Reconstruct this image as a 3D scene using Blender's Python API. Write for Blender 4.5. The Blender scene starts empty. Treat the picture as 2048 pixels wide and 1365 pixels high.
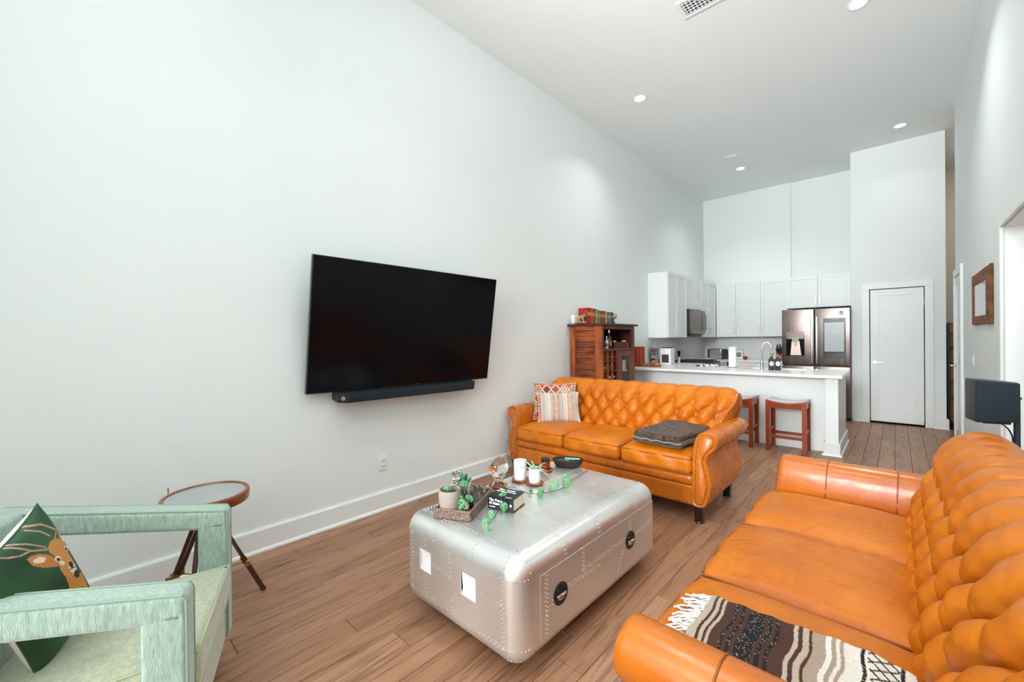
import bpy, bmesh, math, random
import numpy as np
from mathutils import Vector, Matrix, Euler
random.seed(7); rng = np.random.default_rng(7)
S = bpy.context.scene; COL = S.collection
# ---------------------------------------------------------------- camera
F_PX = 828.16
yaw, pit, rol = (math.radians(a) for a in (42.868, -0.271, -0.615))
Fw = Vector((-math.sin(yaw)*math.cos(pit), math.cos(yaw)*math.cos(pit), math.sin(pit)))
Rt = Vector((math.cos(yaw), math.sin(yaw), 0)); Up = Rt.cross(Fw)
Rt, Up = Rt*math.cos(rol)+Up*math.sin(rol), -Rt*math.sin(rol)+Up*math.cos(rol)
cd = bpy.data.cameras.new('camera'); cam = bpy.data.objects.new('camera', cd); COL.objects.link(cam)
mw = Matrix((Rt, Up, -Fw)).transposed().to_4x4(); mw.translation = (3.0129, 0, 1.35); cam.matrix_world = mw
cd.sensor_width = 36; cd.lens = F_PX/2048*36; cd.clip_start = .05; cd.clip_end = 100
S.camera = cam
# ---------------------------------------------------------------- world, daylight, exposure
W = bpy.data.worlds.new('sky'); S.world = W; W.use_nodes = True
W.node_tree.nodes['Background'].inputs[0].default_value = (.86, .94, 1, 1)
W.node_tree.nodes['Background'].inputs[1].default_value = .8
def area_light(name, loc, rot, sx, sy, power, col=(1, 1, 1), shape='RECTANGLE', spread=math.pi):
    l = bpy.data.lights.new(name, 'AREA'); l.shape = shape; l.size = sx; l.size_y = sy; l.energy = power; l.color = col; l.spread = spread
    o = bpy.data.objects.new(name, l); COL.objects.link(o); o.location = loc; o.rotation_euler = rot
    return o
DAY = (.952, .984, 1)
# overcast sky outside the end windows; added upward fill lamp to brighten the ceiling
area_light('daylight_sky', (4.0, -20, 5.4), (math.radians(79), 0, math.radians(6)), 10, 5, 1150, DAY, spread=math.radians(60))
area_light('ceiling_fill_light', (2.6, -8.5, .1), (math.radians(112), 0, 0), 5.0, 2.2, 1750, DAY, spread=math.radians(90))
area_light('daylight_side_room', (4.9, 3.7, 2.5), (0, 0, 0), 1.2, 1.6, 45, DAY)
area_light('hall_lamp', (4.3, 9.0, 4.2), (0, 0, 0), .5, .5, 14, (1, .93, .84))
DOWNLIGHT_W = 12
S.cycles.adaptive_threshold = .02
S.view_settings.view_transform = 'Standard'; S.view_settings.look = 'None'
S.view_settings.exposure = -0.34; S.view_settings.gamma = 1.0; S.view_settings.use_curve_mapping = False
# ---------------------------------------------------------------- material helpers
def lin(r, g, b):
    return tuple(((c/255)/12.92 if c/255 <= .04045 else ((c/255+.055)/1.055)**2.4) for c in (r, g, b))
def base_mat(name):
    m = bpy.data.materials.new(name); m.use_nodes = True
    return m, m.node_tree.nodes, m.node_tree.links, m.node_tree.nodes['Principled BSDF']
def M(name, col, rough=.5, metal=0, spec=.5, var=0, scale=8, bump=0, bscale=60, stretch=(1, 1, 1), col2=None, trans=0, ior=1.45, coat=0, sheen=0, emit=0, detail=4, rvar=0, aniso=0):
    m, n, l, p = base_mat(name)
    p.inputs['Base Color'].default_value = (*col, 1); p.inputs['Roughness'].default_value = rough; p.inputs['Metallic'].default_value = metal
    p.inputs['Transmission Weight'].default_value = trans; p.inputs['IOR'].default_value = ior
    p.inputs['Coat Weight'].default_value = coat; p.inputs['Sheen Weight'].default_value = sheen
    p.inputs['Specular IOR Level'].default_value = spec
    if aniso: p.inputs['Anisotropic'].default_value = aniso
    if emit: p.inputs['Emission Color'].default_value = (*col, 1); p.inputs['Emission Strength'].default_value = emit
    if var or bump or col2 or rvar:
        tc = n.new('ShaderNodeTexCoord'); mp = n.new('ShaderNodeMapping'); mp.inputs['Scale'].default_value = stretch
        l.new(tc.outputs['Object'], mp.inputs['Vector'])
        if var or col2 or rvar:
            nz = n.new('ShaderNodeTexNoise'); nz.inputs['Scale'].default_value = scale; nz.inputs['Detail'].default_value = detail
            l.new(mp.outputs[0], nz.inputs['Vector'])
            if var or col2:
                cr = n.new('ShaderNodeValToRGB'); cr.color_ramp.elements[0].position = .32; cr.color_ramp.elements[1].position = .68
                a = tuple(c*(1-var) for c in col); b = col2 if col2 else tuple(min(1, c*(1+var)) for c in col)
                cr.color_ramp.elements[0].color = (*a, 1); cr.color_ramp.elements[1].color = (*b, 1)
                l.new(nz.outputs['Fac'], cr.inputs[0]); l.new(cr.outputs[0], p.inputs['Base Color'])
            if rvar:
                mr = n.new('ShaderNodeMapRange'); mr.inputs[1].default_value = .3; mr.inputs[2].default_value = .7
                mr.inputs[3].default_value = max(0, rough-rvar); mr.inputs[4].default_value = rough+rvar
                l.new(nz.outputs['Fac'], mr.inputs[0]); l.new(mr.outputs[0], p.inputs['Roughness'])
        if bump:
            nb = n.new('ShaderNodeTexNoise'); nb.inputs['Scale'].default_value = bscale; nb.inputs['Detail'].default_value = 5
            l.new(mp.outputs[0], nb.inputs['Vector'])
            bp = n.new('ShaderNodeBump'); bp.inputs['Strength'].default_value = bump; bp.inputs['Distance'].default_value = .004
            l.new(nb.outputs['Fac'], bp.inputs['Height']); l.new(bp.outputs[0], p.inputs['Normal'])
    return m
def painted(name, rough=.85, bump=.3, bscale=400, sheen=.2):   # colour comes from a printed / woven pattern stored on the mesh
    m, n, l, p = base_mat(name); p.inputs['Roughness'].default_value = rough; p.inputs['Sheen Weight'].default_value = sheen
    a = n.new('ShaderNodeVertexColor'); a.layer_name = 'Col'; l.new(a.outputs[0], p.inputs['Base Color'])
    tc = n.new('ShaderNodeTexCoord'); nb = n.new('ShaderNodeTexNoise'); nb.inputs['Scale'].default_value = bscale
    l.new(tc.outputs['Object'], nb.inputs['Vector']); bp = n.new('ShaderNodeBump'); bp.inputs['Strength'].default_value = bump; bp.inputs['Distance'].default_value = .003
    l.new(nb.outputs['Fac'], bp.inputs['Height']); l.new(bp.outputs[0], p.inputs['Normal'])
    return m
# ---------------------------------------------------------------- mesh helpers
class G:
    def __init__(s): s.v = []; s.f = []
    def add(s, v, f, mx=None):
        o = len(s.v); s.v += [tuple(mx @ Vector(p)) if mx else tuple(p) for p in v]; s.f += [tuple(i+o for i in q) for q in f]; return s
    def box(s, x0, x1, y0, y1, z0, z1, mx=None):
        v = [(x, y, z) for z in (z0, z1) for y in (y0, y1) for x in (x0, x1)]
        return s.add(v, [(0, 2, 3, 1), (4, 5, 7, 6), (0, 1, 5, 4), (2, 6, 7, 3), (0, 4, 6, 2), (1, 3, 7, 5)], mx)
    def rbox(s, x0, x1, y0, y1, z0, z1, r, k=4, m=2, fn=None, mx=None, ex=(), ey=(), ez=(), skip=None):
        c = [(x0+x1)/2, (y0+y1)/2, (z0+z1)/2]; h = [(x1-x0)/2, (y1-y0)/2, (z1-z0)/2]; r = min(r, *[a*.999 for a in h])
        ax = []
        for ia, a in enumerate(h):
            xtra = [q-c[ia] for q in (ex, ey, ez)[ia]]
            t = [-(a-r)-r*math.tan(math.pi/4*(1-i/k)) for i in range(k)]
            t += sorted([-(a-r)+2*(a-r)*i/m for i in range(m+1)]+xtra); t += [-q for q in t[:k]][::-1]; ax.append(t)
        V = {}; fs = []
        def vid(q):
            inn = [max(-(h[i]-r), min(h[i]-r, q[i])) for i in range(3)]; d = [q[i]-inn[i] for i in range(3)]; L = math.sqrt(sum(e*e for e in d)) or 1
            p = tuple(inn[i]+r*d[i]/L for i in range(3)); key = tuple(round(e, 6) for e in p)
            if key not in V: V[key] = len(V)
            return V[key]
        for d in range(3):
            a, b = (d+1) % 3, (d+2) % 3
            for sg in (-1, 1):
                for i in range(len(ax[a])-1):
                    for j in range(len(ax[b])-1):
                        q = []
                        for (ii, jj) in ((i, j), (i+1, j), (i+1, j+1), (i, j+1)):
                            p = [0, 0, 0]; p[d] = sg*h[d]; p[a] = ax[a][ii]; p[b] = ax[b][jj]; q.append(vid(p))
                        q = q if sg > 0 else q[::-1]
                        u = []
                        for e in q:
                            if e not in u: u.append(e)
                        if len(u) > 2:
                            if skip:
                                K = list(V); cc = [sum(K[e][w_] for e in u)/len(u)+c[w_] for w_ in range(3)]
                                if skip(cc): continue
                            fs.append(tuple(u))
        vs = [(p[0]+c[0], p[1]+c[1], p[2]+c[2]) for p in V]
        if fn: vs = [fn(*p) for p in vs]
        return s.add(vs, fs, mx)
    def cyl(s, p0, p1, r0, r1=None, n=12, caps=True):
        r1 = r0 if r1 is None else r1; p0 = Vector(p0); p1 = Vector(p1); d = (p1-p0).normalized()
        a = d.orthogonal().normalized(); b = d.cross(a); v = []
        for p, r in ((p0, r0), (p1, r1)):
            for i in range(n): t = 2*math.pi*i/n; v.append(p+a*r*math.cos(t)+b*r*math.sin(t))
        f = [(i, (i+1) % n, n+(i+1) % n, n+i) for i in range(n)]
        if caps: f += [tuple(range(n))[::-1], tuple(range(n, 2*n))]
        return s.add(v, f)
    def bar(s, p0, p1, w, h=None, up=(0, 0, 1)):       # square bar between two points
        h = h or w; p0 = Vector(p0); p1 = Vector(p1); d = (p1-p0).normalized(); a = d.cross(Vector(up))
        a = a.normalized() if a.length > 1e-4 else Vector((1, 0, 0)); b = a.cross(d)
        v = [p+a*sx*w/2+b*sy*h/2 for p in (p0, p1) for sx, sy in ((-1, -1), (1, -1), (1, 1), (-1, 1))]
        return s.add(v, [(3, 2, 1, 0), (4, 5, 6, 7)]+[(i, (i+1) % 4, 4+(i+1) % 4, 4+i) for i in range(4)])
    def lathe(s, prof, c=(0, 0, 0), n=24, mx=None, sx=1, sy=1):
        v = []; f = []
        for r, z in prof:
            for i in range(n): t = 2*math.pi*i/n; v.append((c[0]+r*sx*math.cos(t), c[1]+r*sy*math.sin(t), c[2]+z))
        for k in range(len(prof)-1):
            for i in range(n): f.append((k*n+i, k*n+(i+1) % n, (k+1)*n+(i+1) % n, (k+1)*n+i))
        if prof[0][0] > 1e-6: f.append(tuple(range(n))[::-1])
        if prof[-1][0] > 1e-6: f.append(tuple(range((len(prof)-1)*n, len(prof)*n)))
        return s.add(v, f, mx)
    def tube(s, pts, r, n=8, closed=False, caps=True):
        P = [Vector(p) for p in pts]; m = len(P); v = []; f = []; a = None
        for i in range(m):
            d = (P[(i+1) % m]-P[i-1]) if closed else (P[min(i+1, m-1)]-P[max(i-1, 0)])
            d.normalize()
            if a is None: a = d.orthogonal().normalized()
            a = (a-d*a.dot(d)).normalized(); b = d.cross(a); rr = r[i] if isinstance(r, (list, tuple)) else r
            for j in range(n): t = 2*math.pi*j/n; v.append(P[i]+a*rr*math.cos(t)+b*rr*math.sin(t))
        for i in range(m if closed else m-1):
            for j in range(n): k = (i+1) % m; f.append((i*n+j, i*n+(j+1) % n, k*n+(j+1) % n, k*n+j))
        if caps and not closed: f += [tuple(range(n))[::-1], tuple(range((m-1)*n, m*n))]
        return s.add(v, f)
    def prism(s, outl, a0, a1, axis='y', mx=None):      # outline in the plane across axis, extruded along it
        n = len(outl); mk = {'x': lambda p, a: (a, p[0], p[1]), 'y': lambda p, a: (p[0], a, p[1]), 'z': lambda p, a: (p[0], p[1], a)}[axis]
        v = [mk(p, a0) for p in outl]+[mk(p, a1) for p in outl]
        return s.add(v, [tuple(range(n)), tuple(range(n, 2*n))[::-1]]+[(i, n+i, n+(i+1) % n, (i+1) % n) for i in range(n)], mx)
    def grid(s, fn, nu, nv, closed_u=False):
        v = [fn(i/(nu if closed_u else nu-1), j/(nv-1)) for j in range(nv) for i in range(nu)]
        f = [(j*nu+i, j*nu+(i+1) % nu, (j+1)*nu+(i+1) % nu, (j+1)*nu+i) for j in range(nv-1) for i in range(nu if closed_u else nu-1)]
        return s.add(v, f)
    def ball(s, c, rx, ry=None, rz=None, n=12, m=8, mx=None):
        ry = ry or rx; rz = rz or rx
        return s.lathe([(math.cos(-math.pi/2+math.pi*k/m) if 0 < k < m else 0, math.sin(-math.pi/2+math.pi*k/m)) for k in range(m+1)], n=n,
                       mx=(mx or Matrix())@Matrix.Translation(c)@Matrix.Diagonal((rx, ry, rz, 1)))
    def mesh(s, name, mat, smooth=35, weld=True):
        me = bpy.data.meshes.new(name); me.from_pydata(s.v, [], s.f)
        bm = bmesh.new(); bm.from_mesh(me)
        if weld and smooth: bmesh.ops.remove_doubles(bm, verts=bm.verts, dist=1e-5)
        bmesh.ops.recalc_face_normals(bm, faces=bm.faces); bm.to_mesh(me); bm.free()
        if smooth:
            me.shade_smooth()
            if smooth < 180: me.set_sharp_from_angle(angle=math.radians(smooth))
        if mat: me.materials.append(mat)
        return me
    def build(s, name, mat, parent=None, smooth=35, bevel=0, seg=2, weld=True, label=None, loc=None):
        return link(name, s.mesh(name, mat, smooth, weld), parent, bevel, seg, label, loc)
def link(name, me, parent=None, bevel=0, seg=2, label=None, loc=None):
    o = bpy.data.objects.new(name, me); COL.objects.link(o)
    if parent: o.parent = parent
    if loc: o.location = loc
    if bevel:
        b = o.modifiers.new('bevel', 'BEVEL'); b.width = bevel; b.segments = seg; b.limit_method = 'ANGLE'; b.angle_limit = math.radians(40); b.harden_normals = False
    if label: o['label'] = label
    return o
def thing(name, label, cat, loc=(0, 0, 0), rz=0, group=None, rot=None):
    o = bpy.data.objects.new(name, None); COL.objects.link(o); o.empty_display_size = .05
    o.location = loc; o.rotation_euler = rot or (0, 0, rz)
    return tag(o, label, cat, group)
def tag(o, label, cat, group=None):
    o['label'] = label; o['category'] = cat
    if group: o['group'] = group
    return o
def struct(o): o['kind'] = 'structure'; return o
def stuff(o): o['kind'] = 'stuff'; return o
def copy_tree(o, parent=None):
    c = o.copy(); COL.objects.link(c)
    if parent: c.parent = parent
    for ch in o.children: copy_tree(ch, c)
    return c
def colour(me, fn):                                   # fn(list of Vector) -> array n x 3 (linear)
    at = me.color_attributes.new('Col', 'FLOAT_COLOR', 'POINT'); n = len(me.vertices)
    co = np.empty(n*3); me.vertices.foreach_get('co', co); c = np.ones((n, 4)); c[:, :3] = fn(co.reshape(-1, 3)); at.data.foreach_set('color', c.ravel())
def text(name, body, size, mat, parent, mx, extrude=.0006, align='CENTER', bold=0, sx=1):
    cu = bpy.data.curves.new(name, 'FONT'); cu.body = body; cu.size = size; cu.extrude = extrude; cu.align_x = align; cu.align_y = 'CENTER'; cu.offset = bold
    t = bpy.data.objects.new(name, cu); COL.objects.link(t); dg = bpy.context.evaluated_depsgraph_get(); dg.update()
    me = bpy.data.meshes.new_from_object(t.evaluated_get(dg)); bpy.data.objects.remove(t); me.materials.clear(); me.materials.append(mat)
    me.transform(mx @ Matrix.Diagonal((sx, 1, 1, 1)))
    return link(name, me, parent)
def T(loc, rx=0, ry=0, rz=0): return Matrix.Translation(loc) @ Euler((math.radians(rx), math.radians(ry), math.radians(rz))).to_matrix().to_4x4()
# ---------------------------------------------------------------- materials
white_wall = M('wall_paint', (.825, .873, .867), .55, bump=.03, bscale=250)
ceil_paint = M('ceiling_paint', (.855, .889, .883), .6)
trim_white = M('trim_paint', (.83, .865, .855), .35)
cab_white = M('cabinet_paint', (.81, .85, .845), .38)
quartz = M('quartz', (.90, .90, .89), .2, var=.02, scale=14)
black_gloss = M('screen_glass', (.003, .003, .005), .16, spec=.16)
black_plastic = M('black_plastic', (.012, .014, .018), .45)
navy_fabric = M('speaker_cloth', (.008, .02, .032), .6, bump=.3, bscale=600)
steel = M('brushed_steel', (.62, .60, .58), .25, 1, rvar=.05, scale=6, stretch=(1, 1, 40))
dark_steel = M('black_stainless', (.15, .118, .108), .26, 1, rvar=.06, scale=3, stretch=(25, 25, .6))
chrome = M('chrome', (.8, .8, .8), .08, 1)
nickel = M('satin_nickel', (.66, .65, .63), .28, 1)
mahog = M('mahogany', lin(52, 20, 12), .22, var=.3, scale=10, stretch=(1, 1, .2), coat=.3)
brass = M('antique_brass', (.42, .27, .11), .32, 1)
glass = M('clear_glass', (1, 1, 1), 0, trans=1, ior=1.45)
# ================================================================ STRUCTURE
CZ = 4.24; RX = 3.56; Y0 = -4.5; PB = 8.48       # ceiling height, right wall, near wall, pantry front
def oak(name, tones, rough=.42):
    m, n, l, p = base_mat(name)
    tc = n.new('ShaderNodeTexCoord'); oi = n.new('ShaderNodeObjectInfo')
    va = n.new('ShaderNodeVectorMath'); va.operation = 'MULTIPLY_ADD'; va.inputs[1].default_value = (1, 1, 1)
    sc = n.new('ShaderNodeVectorMath'); sc.operation = 'SCALE'; sc.inputs['Scale'].default_value = 37; sc.inputs[0].default_value = (1, 1, 1)
    mu = n.new('ShaderNodeMath'); mu.operation = 'MULTIPLY'; mu.inputs[1].default_value = 53; l.new(oi.outputs['Random'], mu.inputs[0])
    cx = n.new('ShaderNodeCombineXYZ'); l.new(mu.outputs[0], cx.inputs[0]); l.new(mu.outputs[0], cx.inputs[1]); l.new(mu.outputs[0], cx.inputs[2])
    ad = n.new('ShaderNodeVectorMath'); ad.operation = 'ADD'; l.new(tc.outputs['Object'], ad.inputs[0]); l.new(cx.outputs[0], ad.inputs[1])
    m1 = n.new('ShaderNodeMapping'); m1.inputs['Scale'].default_value = (1, .075, 1); l.new(ad.outputs[0], m1.inputs[0])
    # cathedral rings: noise contour lines
    nz = n.new('ShaderNodeTexNoise'); nz.inputs['Scale'].default_value = 9; nz.inputs['Detail'].default_value = 2; nz.inputs['Distortion'].default_value = .5; l.new(m1.outputs[0], nz.inputs['Vector'])
    mm = n.new('ShaderNodeMath'); mm.operation = 'MULTIPLY'; mm.inputs[1].default_value = 46; l.new(nz.outputs['Fac'], mm.inputs[0])
    sn = n.new('ShaderNodeMath'); sn.operation = 'SINE'; l.new(mm.outputs[0], sn.inputs[0])
    m2 = n.new('ShaderNodeMapping'); m2.inputs['Scale'].default_value = (1, .04, 1); l.new(ad.outputs[0], m2.inputs[0])
    fi = n.new('ShaderNodeTexNoise'); fi.inputs['Scale'].default_value = 160; fi.inputs['Detail'].default_value = 3; l.new(m2.outputs[0], fi.inputs['Vector'])
    r1 = n.new('ShaderNodeMapRange'); r1.inputs[1].default_value = .15; r1.inputs[2].default_value = 1; r1.inputs[3].default_value = 0; r1.inputs[4].default_value = 1; l.new(sn.outputs[0], r1.inputs[0])
    r2 = n.new('ShaderNodeMapRange'); r2.inputs[1].default_value = .42; r2.inputs[2].default_value = .68; l.new(fi.outputs['Fac'], r2.inputs[0])
    mx = n.new('ShaderNodeMath'); mx.operation = 'MULTIPLY'; l.new(r1.outputs[0], mx.inputs[0]); l.new(r2.outputs[0], mx.inputs[1])
    m3 = n.new('ShaderNodeMath'); m3.operation = 'MULTIPLY_ADD'; m3.inputs[1].default_value = .30; l.new(r2.outputs[0], m3.inputs[0]); h1 = n.new('ShaderNodeMath'); h1.operation = 'MULTIPLY'; h1.inputs[1].default_value = .28; l.new(r1.outputs[0], h1.inputs[0]); h2 = n.new('ShaderNodeMath'); h2.operation = 'MULTIPLY_ADD'; h2.inputs[1].default_value = .35; l.new(mx.outputs[0], h2.inputs[0]); l.new(h1.outputs[0], h2.inputs[2]); l.new(h2.outputs[0], m3.inputs[2])
    cr = n.new('ShaderNodeValToRGB'); e = cr.color_ramp.elements; e[0].color = (*tones[0], 1); e[1].color = (*tones[1], 1); l.new(oi.outputs['Random'], cr.inputs[0])
    e2 = cr.color_ramp.elements.new(.5); e2.color = (*tones[2], 1)
    mix = n.new('ShaderNodeMix'); mix.data_type = 'RGBA'; l.new(m3.outputs[0], mix.inputs[0]); l.new(cr.outputs[0], mix.inputs[6]); mix.inputs[7].default_value = (*tones[3], 1)
    l.new(mix.outputs[2], p.inputs['Base Color']); p.inputs['Roughness'].default_value = rough
    bp = n.new('ShaderNodeBump'); bp.inputs['Strength'].default_value = .35; bp.inputs['Distance'].default_value = .001; bp.invert = True
    l.new(m3.outputs[0], bp.inputs['Height']); l.new(bp.outputs[0], p.inputs['Normal'])
    return m
oak_floor = oak('oak_planks', (lin(152, 109, 80), lin(180, 136, 105), lin(166, 122, 93), lin(102, 68, 46)))
seam_dark = M('subfloor', lin(48, 28, 20), .8)
floor = struct(G().box(-.1, 6.2, Y0-.1, 11, -.06, -.012).build('floor', seam_dark, smooth=0))
PW = .13; px = 2.996-23*PW+.0; rows = []
xs = [max(0, px)]
k = 0
while px < 5.0:
    if px+PW > 0.0:
        x0, x1 = max(0.0, px)+.0009, px+PW-.0009
        yend = (9.3 if x0 < 2.49 else PB+.02) if x0 < 3.53 else 10.55
        ystart = -2.4 if x1 < RX+.05 else (7.6 if x0 > 3.63 else 2.6)
        y = ystart-random.random()*1.2
        while y < yend:
            L = random.choice((.9, 1.2, 1.5, 1.8)); a, b = max(y, ystart)+.0009, min(y+L, yend)-.0009
            if b-a > .05:
                c = .0022; xm, ym = (x0+x1)/2, (a+b)/2; hx, hy = (x1-x0)/2, (b-a)/2
                v = [(-hx, -hy, -.012), (hx, -hy, -.012), (hx, hy, -.012), (-hx, hy, -.012), (-hx, -hy, -c), (hx, -hy, -c), (hx, hy, -c), (-hx, hy, -c), (-hx+c, -hy+c, 0), (hx-c, -hy+c, 0), (hx-c, hy-c, 0), (-hx+c, hy-c, 0)]
                f = [(8, 9, 10, 11)]+[(i, (i+1) % 4, 4+(i+1) % 4, 4+i) for i in range(4)]+[(4+i, 4+(i+1) % 4, 8+(i+1) % 4, 8+i) for i in range(4)]
                G().add(v, f).build('plank', oak_floor, floor, smooth=0, loc=(xm, ym, 0))
            y += L
    px += PW
struct(G().box(0, RX, Y0, -2.4, -.012, 0).build('floor_near', M('near_floor', lin(166, 122, 93), .45), smooth=0))
struct(G().box(RX+.14, 6.1, 2.4, 5.3, -.012, 0).build('floor_side_room', M('side_room_floor', lin(166, 122, 93), .45), smooth=0))
struct(G().box(-.1, 6.2, Y0-.15, 11, CZ, CZ+.1).build('ceiling', ceil_paint, smooth=0))
struct(G().box(-.12, 0, Y0-.15, 9.45, -.05, CZ).build('wall_left', white_wall, smooth=0))
struct(G().box(-.1, 1.565, 9.30, 9.45, -.05, CZ).box(1.565, 2.5, 9.35, 9.45, -.05, CZ).build('wall_back', white_wall, smooth=0))
DR = (2.718, 3.306, 2.045)                             # pantry door opening
struct(G().box(2.49, DR[0]-.012, PB, PB+.12, -.05, CZ).box(DR[1]+.012, 3.53, PB, PB+.12, -.05, CZ).box(DR[0]-.012, DR[1]+.012, PB, PB+.12, DR[2]+.01, CZ)
       .box(2.49, 2.61, PB+.12, 9.45, -.05, CZ).box(3.41, 3.53, PB+.12, 10.6, -.05, CZ).box(2.61, 3.41, PB+.6, PB+.7, -.05, CZ).build('wall_pantry', white_wall, smooth=0))
OP = (2.98, 4.41, 2.09)                                # opening in the right wall
struct(G().box(RX, RX+.14, Y0-.15, OP[0], -.05, CZ).box(RX, RX+.14, OP[1], 7.6, -.05, CZ).box(RX, RX+.14, OP[0], OP[1], OP[2], CZ).build('wall_right', white_wall, smooth=0))
struct(G().box(RX+.14, 6.1, 2.3, 2.4, -.05, 2.75).box(RX+.14, 6.1, 5.3, 5.4, -.05, 2.75).box(6.0, 6.1, 2.4, 5.3, -.05, 2.75).box(RX+.14, 6.1, 2.3, 5.4, 2.7, 2.78).build('wall_side_room', white_wall, smooth=0))
hall_paint = M('hall_paint', lin(222, 214, 204), .6)
struct(G().box(3.3, 5.2, 10.5, 10.6, -.05, CZ).box(5.1, 5.2, 7.5, 10.6, -.05, CZ).box(RX+.14, 5.2, 7.5, 7.6, -.05, CZ).build('wall_hall', hall_paint, smooth=0))
struct(G().box(0, 1.05, -1.05, -.93, -.05, CZ).build('wall_light_blocker', white_wall, smooth=0))  # added unseen wall, keeps direct window light off the near left wall
g = G()                                                 # near wall with two tall windows (behind the camera)
WX = ((.72, 2.04), (2.06, 3.38)); WZ = (1.1, 3.95)
g.box(-.1, WX[0][0], Y0-.12, Y0, -.05, CZ).box(WX[0][1], WX[1][0], Y0-.12, Y0, -.05, CZ).box(WX[1][1], RX+.1, Y0-.12, Y0, -.05, CZ)
for a, b in WX: g.box(a, b, Y0-.12, Y0, -.05, WZ[0]).box(a, b, Y0-.12, Y0, WZ[1], CZ)
struct(g.build('wall_near', white_wall, smooth=0))
for i, (a, b) in enumerate(WX):
    w = struct(thing('window_%d' % (i+1), 'tall white framed window in the near end wall', 'window', (0, 0, 0))); del w['category']; del w['label']
    g = G()
    for x in (a, b-.05): g.box(x, x+.05, Y0-.05, Y0+.01, *WZ)
    for z in (WZ[0], WZ[1]-.05): g.box(a+.05, b-.05, Y0-.05, Y0+.01, z, z+.05)
    g.build('window_frame', trim_white, w, smooth=0)
    for z in (1.8, 2.5, 3.2): G().box(a+.05, b-.05, Y0-.04, Y0-.01, z-.012, z+.012).build('muntin', trim_white, w, smooth=0)
    G().box((a+b)/2-.012, (a+b)/2+.012, Y0-.035, Y0-.012, WZ[0]+.05, WZ[1]-.05).build('muntin', trim_white, w, smooth=0)
BBP = [(0, 0), (.03, 0), (.028, .012), (.018, .022), (.018, .136), (.013, .146), (0, .146)]
struct(G().prism([(p, q) for p, q in BBP], Y0, 4.285, 'y').build('baseboard_left', trim_white, smooth=0))
struct(G().prism([(RX-p, q) for p, q in BBP], Y0, OP[0]-.1, 'y').prism([(RX-p, q) for p, q in BBP], OP[1]+.1, 6.80, 'y').build('baseboard_right', trim_white, smooth=0))
struct(G().prism([(PB-p, q) for p, q in BBP], 2.515, DR[0]-.1, 'x').prism([(PB-p, q) for p, q in BBP], DR[1]+.1, 3.555, 'x').prism([(3.53+p, q) for p, q in BBP], PB-.03, 8.8, 'y').build('baseboard_pantry', trim_white, smooth=0))
# --- pantry door
def shaker_leaf(g, x0, x1, z0, z1, y, t, st=.1, rec=.008, rail=.12):   # leaf facing -y with one recessed panel
    g.box(x0, x1, y+rec, y+t, z0, z1)
    g.box(x0, x0+st, y, y+rec, z0, z1).box(x1-st, x1, y, y+rec, z0, z1).box(x0+st, x1-st, y, y+rec, z0, z0+rail).box(x0+st, x1-st, y, y+rec, z1-st, z1)
d = struct(thing('door_1', '', '')); del d['label'], d['category']
g = G(); shaker_leaf(g, DR[0], DR[1], .03, DR[2], PB-.004, .04, .095, .008, .19); g.build('leaf', trim_white, d, smooth=0, bevel=.002, seg=1)
cg = G(); cw = .09
cg.box(DR[0]-cw-.012, DR[0]-.01, PB-.02, PB, 0, DR[2]+.012).box(DR[1]+.01, DR[1]+cw+.012, PB-.02, PB, 0, DR[2]+.012).box(DR[0]-cw-.012, DR[1]+cw+.012, PB-.02, PB, DR[2]+.012, DR[2]+.012+cw)
cg.build('casing', trim_white, d, smooth=0, bevel=.003, seg=1)
def lever(parent, p, out, along):                       # round rose, neck and lever bar
    p, o, a = Vector(p), Vector(out), Vector(along)
    g = G().cyl(p, p+o*.008, .027, n=20).cyl(p+o*.006, p+o*.05, .009).bar(p+o*.045-a*.008, p+o*.045+a*.105, .018, .012)
    return g.build('lever_handle', nickel, parent, bevel=.002, seg=1)
lever(d, (DR[0]+.05, PB-.004, .93), (0, -1, 0), (1, 0, 0))
for z in (.28, 1.05, 1.83): G().cyl((DR[1]+.004, PB-.012, z-.045), (DR[1]+.004, PB-.012, z+.045), .006, n=8).build('hinge', nickel, d)
# --- door in the right wall
d = struct(thing('door_2', '', '')); del d['label'], d['category']
mxr = Matrix.Translation((RX, 0, 0)) @ Matrix.Rotation(math.radians(-90), 4, 'Z')   # local x -> world -y, local y -> world +x
g = G(); gg = G(); shaker_leaf(gg, -7.46, -6.88, .03, 2.04, -.012, .012, .095, .006, .19); g.add(gg.v, gg.f, mxr); g.build('leaf', trim_white, d, smooth=0)
g = G(); 
for a, b, z0, z1 in ((-7.56, -7.47, 0, 2.05), (-6.87, -6.78, 0, 2.05), (-7.56, -6.78, 2.05, 2.14)): g.box(a, b, -.024, 0, z0, z1, mxr)
g.build('casing', trim_white, d, smooth=0, bevel=.003, seg=1)
lever(d, (RX-.012, 7.40, .97), (-1, 0, 0), (0, -1, 0))
for z in (.28, 1.05, 1.87): G().cyl((RX-.02, 6.875, z-.045), (RX-.02, 6.875, z+.045), .007, n=8).build('hinge', nickel, d)
# --- casing of the opening in the right wall
struct(G().box(RX-.02, RX, OP[1], OP[1]+.1, 0, OP[2]+.1).box(RX-.02, RX, OP[0]-.06, OP[0], 0, OP[2]+.1).box(RX-.02, RX, OP[0], OP[1], OP[2], OP[2]+.1)
       .box(RX, RX+.14, OP[1]-.015, OP[1], 0, OP[2]).box(RX, RX+.14, OP[0], OP[1]-.015, OP[2]-.015, OP[2]).build('trim_1', trim_white, smooth=0, bevel=.003, seg=1))
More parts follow.
